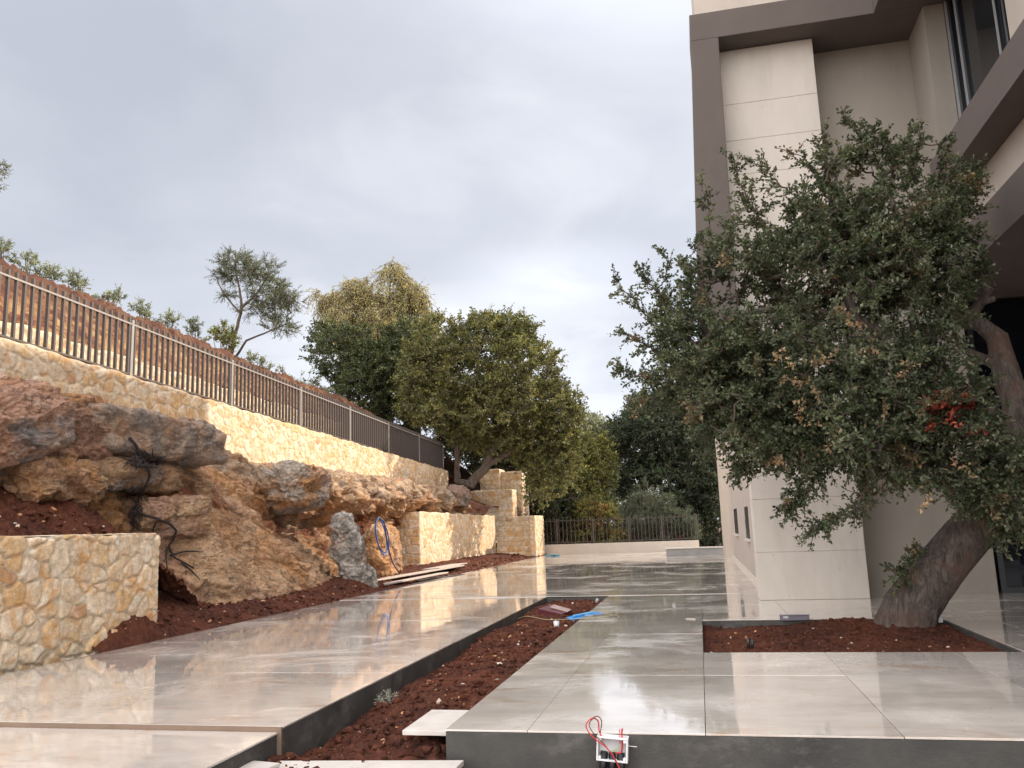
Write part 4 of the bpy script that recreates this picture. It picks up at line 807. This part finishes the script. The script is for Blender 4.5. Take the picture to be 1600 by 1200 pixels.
def lobes_px(L, k=.9): 
    o = []
    for (x, y, rx, ry_, Y, dy) in L: p = pv(x, y, Y); o.append((p[0], p[1], p[2], rx*Y/1300, dy, ry_*Y/1300))
    return o
BIG = [(.13, .14, .045), (.18, .175, .058), (.10, .112, .038), (.26, .235, .08), (.065, .08, .03)]; BW = [.3, .25, .2, .1, .15]
tree('evergreen_oak', 'large round evergreen oak with curved trunks at the end of the railing', 'tree', pv(735, 757, 38.6),
     [lm((735, 757, 38.6, .24), (760, 728, 38.6, .22), (775, 690, 38.6, .19), (780, 640, 38.6, .16), (770, 580, 38.8, .12)), lm((714, 752, 38.9, .15), (714, 700, 38.9, .13), (712, 650, 38.9, .11), (700, 600, 38.9, .08)),
      lm((760, 728, 38.6, .14), (800, 705, 38.4, .10), (830, 690, 38.2, .08), (860, 640, 38.2, .05))],
     lobes_px([(760, 570, 95, 75, 38.5, 3), (700, 600, 75, 70, 38.5, 2.6), (820, 600, 65, 80, 38, 2.6), (850, 660, 48, 70, 38, 2.2), (790, 640, 75, 55, 37.5, 2.4), (730, 650, 70, 40, 37.5, 2.2), (690, 540, 55, 45, 39, 2), (780, 525, 50, 35, 39, 2), (862, 700, 35, 45, 38.5, 1.8), (840, 735, 25, 55, 39, 1.5), (755, 505, 25, 16, 38.5, 1), (800, 508, 28, 18, 38.5, 1), (660, 580, 40, 50, 39.5, 2), (655, 630, 35, 30, 39, 1.6), (880, 640, 28, 40, 38, 1.6), (885, 720, 22, 50, 38.5, 1.4), (820, 510, 22, 14, 38.5, 1), (790, 690, 45, 26, 39.5, 1.8), (845, 710, 35, 40, 38.5, 1.6), (740, 680, 35, 22, 40, 1.6)]),
     1950, 51, dict(twigs=4, per=15, tl=.48, ls=.135, lw=.078, cols=BIG, colw=BW), minr=.012, mid=3, wig=.1)
tree('evergreen_oak', 'dark bushy evergreen left of the large round oak behind the railing', 'tree', pv(640, 665, 44),
     [lm((640, 670, 44, .2), (620, 630, 44, .16), (590, 590, 44, .1)), lm((655, 680, 44, .12), (650, 620, 44, .1), (660, 580, 44, .07)), lm((560, 650, 44, .12), (540, 610, 44, .09), (530, 570, 44, .06))],
     lobes_px([(545, 560, 58, 55, 43, 2.4), (600, 590, 60, 60, 43, 2.4), (640, 570, 60, 60, 44, 2.6), (670, 620, 45, 50, 43, 2), (570, 620, 45, 45, 42, 2), (515, 530, 30, 25, 44, 1.5), (640, 530, 45, 28, 44, 1.6), (520, 600, 22, 35, 43, 1.2), (625, 650, 45, 25, 43, 1.6)]),
     1250, 53, dict(twigs=4, per=14, tl=.5, ls=.15, lw=.085, cols=[(.06, .08, .03), (.045, .065, .028), (.09, .11, .035), (.12, .125, .04)], colw=[.35, .35, .2, .1]), minr=.013)
tree('willow_tree', 'tall golden yellow weeping tree rising behind the dark evergreens', 'tree', pv(600, 640, 54),
     [lm((600, 690, 54, .3), (605, 560, 54, .2), (608, 480, 54, .1), (610, 430, 54, .05)), lm((600, 560, 54, .15), (560, 500, 54, .08), (510, 470, 54, .05)), lm((605, 540, 54, .12), (650, 490, 54, .06))],
     lobes_px([(575, 500, 75, 38, 54, 3.5), (530, 470, 40, 14, 54, 2.2), (650, 505, 40, 35, 54, 3), (600, 455, 50, 22, 54, 2.4), (508, 462, 24, 9, 54, 1.5), (600, 520, 85, 40, 54, 3.5), (612, 425, 30, 14, 54, 1.6), (560, 452, 30, 14, 54, 1.8), (645, 460, 22, 18, 54, 1.8)]),
     950, 57, dict(twigs=6, per=14, tl=1.0, ls=.16, lw=.065, cols=[(.42, .35, .12), (.35, .30, .11), (.30, .25, .13), (.24, .25, .10), (.36, .31, .22)], colw=[.3, .25, .15, .2, .1], updir=0, hang=1.3, spread=.9), minr=.012, shell=1.1, nz=.25, th=.0)
tree('acacia_tree', 'slim dark trunked acacia with an airy feathery crown on the crest of the bank', 'tree', pv(362, 555, 27),
     [lm((360, 560, 27, .095), (366, 530, 27, .085), (378, 480, 27, .065), (374, 450, 27, .045), (366, 415, 27, .03)), lm((378, 480, 27, .07), (400, 460, 27, .05), (420, 430, 27, .03)), lm((376, 490, 27, .05), (350, 460, 27, .035), (340, 440, 27, .02)),
      lm((368, 558, 27.2, .06), (385, 532, 27.2, .05), (420, 518, 27.2, .035), (450, 505, 27.2, .02))],
     lobes_px([(375, 415, 36, 22, 27, .9), (410, 425, 34, 25, 27, .9), (350, 432, 20, 14, 27, .6), (420, 455, 38, 24, 27, .9), (445, 475, 32, 24, 27, .8), (400, 480, 28, 18, 27, .7), (440, 508, 28, 14, 27, .6), (372, 400, 20, 10, 27, .4), (465, 470, 14, 9, 27, .4), (360, 462, 16, 8, 27, .4)]),
     235, 61, dict(twigs=6, per=20, tl=.36, ls=.07, lw=.018, cols=[(.10, .13, .075), (.14, .17, .085), (.08, .10, .07), (.20, .21, .08)], colw=[.35, .3, .25, .1], spread=1.1), minr=.007, shell=1.2, mid=4, nz=.8, bscale=.8)
DK = [(.035, .055, .030), (.05, .072, .036), (.07, .09, .042), (.028, .042, .026)]
tree('evergreen_tree', 'broad very dark evergreen tree beyond the far railing next to the building', 'tree', pv(1060, 860, 56),
     [lm((1060, 880, 56, .35), (1060, 780, 56, .25), (1070, 680, 56, .15)), lm((1060, 800, 56, .2), (1010, 720, 56, .1))],
     lobes_px([(1040, 680, 65, 60, 55, 4), (1000, 690, 45, 50, 55, 3), (1085, 640, 50, 60, 55, 3.5), (1090, 720, 45, 60, 55, 3), (1030, 760, 60, 50, 54, 3), (1100, 800, 35, 60, 55, 2.4), (1110, 600, 30, 40, 56, 2), (1015, 640, 30, 25, 56, 2), (970, 690, 25, 25, 56, 1.6), (1110, 740, 20, 80, 56, 2), (1060, 820, 50, 40, 55, 2.4)]),
     1700, 63, dict(twigs=4, per=14, tl=.7, ls=.19, lw=.11, cols=DK), minr=.015)
YG = [(.22, .21, .06), (.15, .165, .05), (.28, .26, .075), (.10, .12, .04)]
tree('broadleaf_tree', 'sunlit yellow green tree between the large oak and the distant trees', 'tree', pv(900, 830, 50),
     [lm((900, 850, 50, .2), (895, 760, 50, .12), (890, 710, 50, .06))], lobes_px([(895, 720, 38, 45, 50, 2.4), (925, 740, 32, 45, 51, 2.2), (880, 760, 35, 50, 49, 2.2), (930, 710, 25, 30, 52, 1.8), (905, 790, 40, 30, 49, 1.8)]),
     900, 67, dict(twigs=4, per=14, tl=.5, ls=.15, lw=.09, cols=YG), minr=.013)
tree('broadleaf_tree', 'dark shrubby tree in the shade under the right side of the large oak', 'tree', pv(850, 820, 46.5),
     [lm((850, 850, 46.5, .15), (850, 780, 46.5, .1))], lobes_px([(840, 780, 38, 50, 47, 2), (870, 800, 38, 35, 46.5, 1.6), (820, 730, 30, 50, 48, 2), (790, 700, 40, 40, 49, 2), (740, 690, 40, 30, 50, 2), (720, 665, 30, 40, 49, 2), (765, 720, 35, 40, 48.5, 2), (700, 700, 20, 30, 48, 1.5), (800, 750, 35, 35, 48, 1.8)]), 1300, 69,
     dict(twigs=4, per=14, tl=.5, ls=.15, lw=.09, cols=[(.05, .07, .028), (.04, .055, .025), (.14, .05, .03)], colw=[.5, .4, .1]), minr=.013)
for i, (x, y, w, h, lab, cl) in enumerate(((925, 672, 26, 18, 'pale hazy tree far away left of the gap in the sky', [(.22, .24, .17), (.28, .29, .22)]), (950, 690, 22, 26, 'grey green distant tree beside the very dark evergreen', [(.13, .16, .09), (.17, .19, .11)]), (905, 665, 14, 14, 'small faint tree at the very back behind the yellow green tree', [(.30, .31, .26), (.24, .25, .2)]))):
    tree('distant_tree', lab, 'tree', pv(x, 830, 88), [lm((x, 850, 88, .3), (x, y+10, 88, .12))], lobes_px([(x, y, w, h, 88, 3), (x-6, y+30, w, h*1.4, 88, 3), (x+4, y+80, w, 50, 88, 3)]), 420, 71+i, dict(twigs=4, per=12, tl=.9, ls=.28, lw=.16, cols=cl), minr=.02, group='distant trees beyond the railing')
# conifer bushes beyond the far railing
for i, (x, y0, y1, w, lab) in enumerate(((1012, 755, 850, 36, 'rounded blue green conifer bush behind the far railing'), (1043, 775, 850, 14, 'narrow pointed conifer shoot behind the far railing'), (985, 785, 850, 22, 'small conifer bush furthest left behind the far railing'), (1070, 800, 850, 20, 'low conifer bush nearest the building behind the far railing'))):
    tree('conifer_bush', lab, 'shrub', pv(x, y1, 46.5), [lm((x, y1+10, 46.5, .08), (x, y0, 46.5, .02))], lobes_px([(x, (y0+y1)/2, w*.8, (y1-y0)*.42, 46.5, 1.0), (x, y0+14, w*.45, 16, 46.5, .5), (x-w*.3, y1-20, w*.7, 26, 46.5, .8), (x+w*.3, y1-22, w*.7, 26, 46.5, .8)]), 260 if w > 15 else 130, 81+i,
         dict(twigs=5, per=16, tl=.34, ls=.11, lw=.018, cols=[(.10, .13, .085), (.13, .16, .10), (.07, .10, .065)], updir=.8, spread=.5), minr=.008, group='conifer bushes behind the far railing')
tree('shrub', 'yellow and red autumn shrub behind the middle of the far railing', 'shrub', pv(935, 850, 45.5), [lm((935, 860, 45.5, .05), (935, 800, 45.5, .02))], lobes_px([(925, 805, 28, 26, 45.5, .8), (950, 815, 20, 22, 45.5, .8), (915, 835, 30, 20, 45.5, .8), (955, 840, 22, 15, 45.5, .7)]), 420, 91,
     dict(twigs=4, per=13, tl=.3, ls=.10, lw=.06, cols=[(.26, .24, .06), (.18, .19, .05), (.34, .10, .05), (.12, .13, .04)], colw=[.35, .3, .12, .23]), minr=.01)
tree('shrub', 'dark reddish hedge shrub behind the left part of the far railing', 'shrub', pv(870, 850, 45.5), [lm((870, 860, 45.5, .05), (870, 820, 45.5, .02))], lobes_px([(865, 825, 30, 26, 45.5, .8), (895, 840, 22, 18, 45.5, .8), (830, 800, 25, 40, 46, .9), (1000, 842, 30, 14, 46, .7), (1050, 842, 30, 14, 46, .7)]), 500, 93,
     dict(twigs=4, per=13, tl=.3, ls=.10, lw=.06, cols=[(.05, .06, .025), (.10, .035, .025), (.035, .045, .02)], colw=[.5, .2, .3]), minr=.01)
# shrubs along the crest of the bank
SH = [(40, 408, 20, 14, 19.5, 'pale leafy sapling pair nearest the left edge on the crest'), (2, 385, 8, 10, 19, 'brownish sprig at the left edge just above the crest'), (80, 424, 9, 10, 20, 'tiny sapling between the left sapling pair and the slender ones'), (122, 438, 10, 13, 20.5, 'slender sapling on the crest above the fourth picket gap from the left post'),
      (170, 458, 24, 14, 21.5, 'wide grey green sapling clump on the crest left of the first post'), (222, 478, 12, 14, 23, 'thin sapling on the crest just right of the first post'), (262, 498, 24, 12, 24, 'low olive coloured clump on the crest right of the first post'), (305, 508, 14, 14, 25, 'upright grey sapling left of the yellow green bush'), (345, 525, 30, 22, 26.5, 'yellow green bush at the foot of the acacia'),
      (402, 560, 26, 20, 28, 'tangled shrub right of the acacia trunk'), (430, 585, 22, 18, 30, 'low shrub on the crest behind the second railing post'), (470, 590, 20, 26, 34, 'bare twiggy shrub left of the dark evergreens'), (500, 610, 20, 20, 36, 'small dark shrub at the left foot of the dark evergreens')]
for i, (x, y, w, h, Y, lab) in enumerate(SH):
    yg = i == 8; xb, yb = x, y+h+22
    tree('shrub', lab, 'shrub', pv(xb, yb, Y), [lm((xb, yb, Y, .025), (x, y, Y, .01)), lm((xb-3, yb, Y, .02), (x-w*.4, y+3, Y, .008)), lm((xb+3, yb, Y, .02), (x+w*.4, y+4, Y, .008))],
         lobes_px([(x, y, w*.6, h, Y, .35), (x-w*.5, y+4, w*.5, h*.8, Y, .3), (x+w*.5, y+5, w*.5, h*.8, Y, .3), (x, y+h, w*.7, h*.8, Y, .3)]), 24 if not yg else 80, 101+i,
         dict(twigs=4, per=11, tl=.2, ls=.075, lw=.03, cols=[(.27, .31, .22), (.34, .37, .28), (.2, .23, .16)] if not yg else [(.28, .28, .08), (.2, .22, .08)], updir=.9, spread=.6), minr=.005, group='shrubs along the crest of the bank', shell=1)
tree('slender_tree', 'tall wispy tree of which only the branch tips enter at the left edge', 'tree', pv(-60, 430, 17), [lm((-60, 430, 17, .06), (-50, 330, 17, .04), (-35, 260, 17, .02))],
     lobes_px([(-50, 270, 45, 30, 17, .7), (-5, 262, 14, 12, 17, .3), (-60, 220, 40, 30, 17, .7), (-8, 290, 8, 8, 17, .2)]), 90, 141, dict(twigs=3, per=9, tl=.22, ls=.07, lw=.025, cols=[(.2, .22, .15), (.15, .17, .11)]), minr=.004, shell=1)
tree('shrub', 'tiny weed tuft of fine grass against the dark kerb in the middle bed', 'plant', (-3.0, 7.75, -.2), [[(-3.0, 7.75, -.22, .006), (-3.0, 7.75, -.16, .004)]], [(-3.0, 7.78, -.15, .08, .13, .03)], 16, 131,
     dict(twigs=3, per=6, tl=.07, ls=.04, lw=.005, cols=[(.5, .5, .46), (.4, .42, .36)], updir=.6), minr=.0015)

# ------------------------------------------------------------------ small things
# blue hose
hz_ = MB(); BL = (.02, .06, .22)
def hose_loop(x, y, w, h, X, tw=0):
    out = []
    for k in range(25):
        a = 2*math.pi*k/24; sx_ = w*math.cos(a); sy_ = h*math.sin(a); ca, sa = math.cos(tw), math.sin(tw); q = px(x+sx_*ca-sy_*sa, y+sx_*sa+sy_*ca, X); out.append(q)
    return out
hz_.tube(hose_loop(596, 839, 7.5, 29, -8.55, -.18), .02, 7, (.04, .16, .50)); hz_.tube(hose_loop(597, 837, 9.5, 27, -8.5, -.2), .018, 7, (.02, .07, .25))
hz_.tube([px(586, 815, -8.5), px(592, 808, -8.48), px(600, 815, -8.45), px(604, 840, -8.42), px(608, 862, -8.4), px(614, 880, -8.4), px(624, 896, -8.4)], .019, 7, (.012, .03, .11))
tag(hz_.build('hose', COLR, smooth=True, origin=tuple(px(596, 839, -8.55))), 'coiled blue hose hanging on the rock left of the sunlit stone wall', 'hose')
for i, (x0, y0, x1, y1, z, ro, lab) in enumerate(((-8.75, 21.2, -8.3, 28.6, .15, -.09, 'long pale slab lying nearest the wall on the soil'), (-8.15, 20.6, -7.85, 25.5, .09, -.07, 'long pale slab lying on the path side of the soil strip'), (-8.9, 26.4, -8.3, 29.6, .19, -.02, 'sunlit pale slab overlapping the far end of the two long ones'))):
    tag(MB().box((x0, y0, z-.02), (x1, y1, z+.02), rot=ro*.6, tilt=(.004, -.05)).build('stone_slab', PINKS, origin=(x0, y0, z), bevel=.006), lab, 'slab', 'pale slabs lying by the sunlit wall')
def slab(pts, z0, z1, label, name='stone_slab'):
    tag(MB().hexa([(*p, z0) for p in pts]+[(*p, z1) for p in pts]).build(name, PALE, origin=(*pts[0], z0), bevel=.004), label, 'slab')
slab([(-2.24, 6.12), (-1.893, 6.12), (-1.893, 6.82), (-2.24, 6.82)], -.07, -.035, 'small white offcut slab tucked against the left corner of the terrace')
slab([(-3.05, 5.0), (-1.72, 5.05), (-1.72, 5.93), (-3.05, 5.80)], -.215, -.18, 'white slab cut by the bottom edge of the picture')
slab([(-3.35, 5.25), (-3.02, 5.3), (-2.95, 5.62), (-3.17, 5.66)], -.17, -.145, 'chipped white slab piece lying in the soil at the bottom')
# junction box with wires
jb = empty('junction_box', (-.68, 5.97, -.1), 'open white plastic junction box with loose red wires on the dark kerb', 'electrical box')
jb.rotation_euler = (0, .075, 0); cx0, cz0, w2, h2 = -.68, -.085, .105, .078; fr2 = MB()
for a, b_ in (((cx0-w2, 5.90, cz0-h2), (cx0-w2+.012, 5.99, cz0+h2)), ((cx0+w2-.012, 5.90, cz0-h2), (cx0+w2, 5.99, cz0+h2)), ((cx0-w2+.012, 5.90, cz0-h2), (cx0+w2-.012, 5.99, cz0-h2+.012)), ((cx0-w2+.012, 5.90, cz0+h2-.012), (cx0+w2-.012, 5.99, cz0+h2)), ((cx0-w2+.012, 5.98, cz0-h2+.012), (cx0+w2-.012, 5.989, cz0+h2-.012))):
    fr2.box(a, b_, rot=0)
for sx_ in (-1, 1):
    for sz_ in (-1, 1): fr2.tube([(cx0+sx_*(w2-.022), 5.902, cz0+sz_*(h2-.022)), (cx0+sx_*(w2-.022), 5.98, cz0+sz_*(h2-.022))], .011, 8)
o = fr2.build('housing', WHITE, jb, bevel=.003)
wr = MB(); RD = (.55, .03, .03)
def wire(pts, r, c, name='wire'):
    out = []; P3 = [Vector(p) for p in pts]
    for i in range(len(P3)-1):
        p0 = P3[max(i-1, 0)]; p1 = P3[i]; p2 = P3[i+1]; p3 = P3[min(i+2, len(P3)-1)]
        for k in range(5):
            t = k/5; out.append(.5*((2*p1)+(p2-p0)*t+(2*p0-5*p1+4*p2-p3)*t*t+(3*p1-p0-3*p2+p3)*t**3))
    out.append(P3[-1]); b = MB(); b.tube(out, r, 6, c); return b.build(name, COLR, jb, smooth=True)
Yw = 5.87
wire([(cx0+.10, Yw, -.30), (cx0+.04, Yw, -.16), (cx0-.03, Yw, -.07), (cx0-.13, Yw, -.005), (cx0-.175, Yw, .06), (cx0-.14, Yw+.03, .105), (cx0-.10, Yw+.05, .085), (cx0-.09, Yw+.05, .02), (cx0-.06, Yw+.05, -.03)], .0045, RD)
wire([(cx0+.09, Yw+.01, -.30), (cx0+.03, Yw+.01, -.155), (cx0-.04, Yw+.01, -.06), (cx0-.12, Yw+.01, .01), (cx0-.155, Yw+.01, .07), (cx0-.11, Yw+.03, .12), (cx0-.075, Yw+.04, .09), (cx0-.085, Yw+.05, .0)], .0035, (.12, .02, .02))
wire([(cx0-.01, 5.95, -.13), (cx0+.03, 5.93, -.11), (cx0+.06, 5.93, -.10), (cx0+.065, 5.93, -.04), (cx0+.06, 5.93, .02), (cx0+.065, 5.93, .05)], .006, RD)
wire([(cx0+.05, 5.93, -.05), (cx0+.045, 5.93, .03), (cx0+.05, 5.93, .045)], .003, (.5, .1, .1)); wire([(cx0+.07, 5.93, -.01), (cx0+.10, 5.92, .02), (cx0+.135, 5.92, .045)], .0018, (.5, .42, .4))
wire([(cx0-.02, 5.95, -.12), (cx0+.03, 5.94, -.09), (cx0+.05, 5.94, -.06)], .003, (.5, .55, .15)); wire([(cx0+.10, 5.94, -.06), (cx0+.165, 5.93, -.058)], .003, (.6, .6, .6))
for dx_, r2_ in ((-.055, .026), (.0, .024), (.055, .026)):
    MB().tube([(cx0+dx_, 5.94, -.11), (cx0+dx_*1.1, 5.935, -.2), (cx0+dx_*1.3, 5.93, -.5)], r2_, 10, (.008, .009, .014)).build('conduit', COLR, jb, smooth=True)
# odds and ends in the middle bed
o = empty('plastering_float', (-2.0, 13.9, -.02), 'bright blue plastic float bridging the end of the middle bed', 'tool')
MB().box((-2.18, 13.55, -.03), (-1.62, 13.75, -.012), (.03, .22, .55), rot=.62, tilt=(.1, -.1)).build('blade', COLR, o, bevel=.003); MB().box((-2.1, 13.62, -.008), (-1.75, 13.67, .018), (.10, .36, .68), rot=.62, tilt=(.1, -.1)).build('grip', COLR, o, bevel=.004)
o = empty('cardboard_box', (-2.5, 14.6, -.05), 'crushed maroon packaging box lying on the soil of the middle bed', 'box')
MB().box((-2.78, 14.42, -.10), (-2.28, 14.75, .0), (.11, .028, .033), rot=-.5, tilt=(.1, .15)).build('carton', COLR, o, bevel=.006)
MB().box((-2.62, 14.5, .01), (-2.25, 14.62, .018), (.32, .22, .2), rot=-.5, tilt=(.3, .2)).build('lid', COLR, o)
cup = MB(); 
cup.tube([(-2.16, 12.5, -.10), (-2.16, 12.5, .03)], [.032, .045], 14, (.62, .63, .65)); tag(cup.build('paper_cup', COLR, smooth=True, origin=(-2.16, 12.5, -.1)), 'white paper cup standing in the middle bed by the terrace edge', 'cup')
tag(MB().tube([(-2.03, 16.2, -.08), (-1.98, 16.1, .02)], [.02, .032], 14, (.4, .4, .4)).build('paper_cup', COLR, smooth=True, origin=(-2.03, 16.2, -.08)), 'pale crumpled cup at the far end of the middle bed', 'cup')
def wire_top(pts, r, c, name, label, cat='wire'):
    out = []
    P3 = [Vector(p) for p in pts]
    for i in range(len(P3)-1):
        p0 = P3[max(i-1, 0)]; p1 = P3[i]; p2 = P3[i+1]; p3 = P3[min(i+2, len(P3)-1)]
        for k in range(8): t = k/8; out.append(.5*((2*p1)+(p2-p0)*t+(2*p0-5*p1+4*p2-p3)*t*t+(3*p1-p0-3*p2+p3)*t**3))
    out.append(P3[-1]); tag(MB().tube(out, r, 6, c).build(name, COLR, smooth=True, origin=tuple(P3[0])), label, cat)
wire_top([(-3.05, 13.9, -.08), (-2.8, 13.5, .0), (-2.45, 13.2, -.02), (-2.1, 13.0, .0), (-1.8, 12.95, .02), (-1.45, 13.1, .03), (-1.35, 13.6, .03), (-1.55, 14.0, .03), (-1.85, 14.0, .0)], .004, (.42, .37, .20), 'loose_wire', 'loop of yellow wire lying across the bed and terrace edge')
tag(MB().box((1.02, 12.62, -.01), (1.40, 12.74, .06), (.16, .14, .17), rot=.1).box((1.0, 12.60, .061), (1.42, 12.63, .075), (.3, .28, .3)).box((1.05, 12.60, .02), (1.12, 12.615, .05), (.5, .5, .5)).build('scrap_bracket', COLR, origin=(1.2, 12.68, 0), bevel=.004), 'small dark metal bracket on the rear edge of the tree bed', 'bracket')
tag(MB().tube([(.46, 10.5, -.08), (.46, 10.5, .03)], .02, 8, (.03, .03, .03)).tube([(.50, 10.5, -.08), (.51, 10.5, .01)], .018, 8, (.03, .03, .03)).build('pipe_stub', COLR, smooth=True, origin=(.46, 10.5, -.08)), 'pair of short black pipe stubs in the tree bed', 'pipe')
tag(MB().box((2.98, 12.35, -.03), (3.05, 12.42, .03), (.7, .7, .7), rot=.4).build('paper_scrap', COLR, origin=(3, 12.4, 0), bevel=.01), 'white scrap beside the oak trunk in the bed corner', 'scrap')
tag(MB().box((-7.4, 40.4, .0), (-6.7, 40.7, .07), (.10, .25, .33), rot=.2).box((-7.1, 40.3, .071), (-6.9, 40.6, .12), (.3, .35, .38), rot=.5).build('plastic_bag', COLR, origin=(-7, 40.5, 0), bevel=.03), 'small blue bag left on the paving in front of the low cream wall', 'bag')
wb = MB().tube([(-7.75, 40.0, 0), (-7.95, 40.6, 1.1)], .02, 6, (.45, .4, .33)); tag(wb.build('wooden_stake', COLR, origin=(-7.75, 40, 0)), 'thin wooden stake leaning on the end of the stone stair', 'stake')
tag(MB().hexa([(-.30, 12.83, .002), (-.16, 12.80, .002), (-.14, 12.86, .002), (-.27, 12.90, .002), (-.30, 12.83, .012), (-.16, 12.80, .016), (-.14, 12.86, .01), (-.27, 12.90, .012)], (.45, .4, .34)).build('tile_offcut', COLR, origin=(-.2, 12.85, 0)), 'tiny tile offcut on the paving at the left rear corner of the tree bed', 'offcut')
print('objects', len(bpy.data.objects))
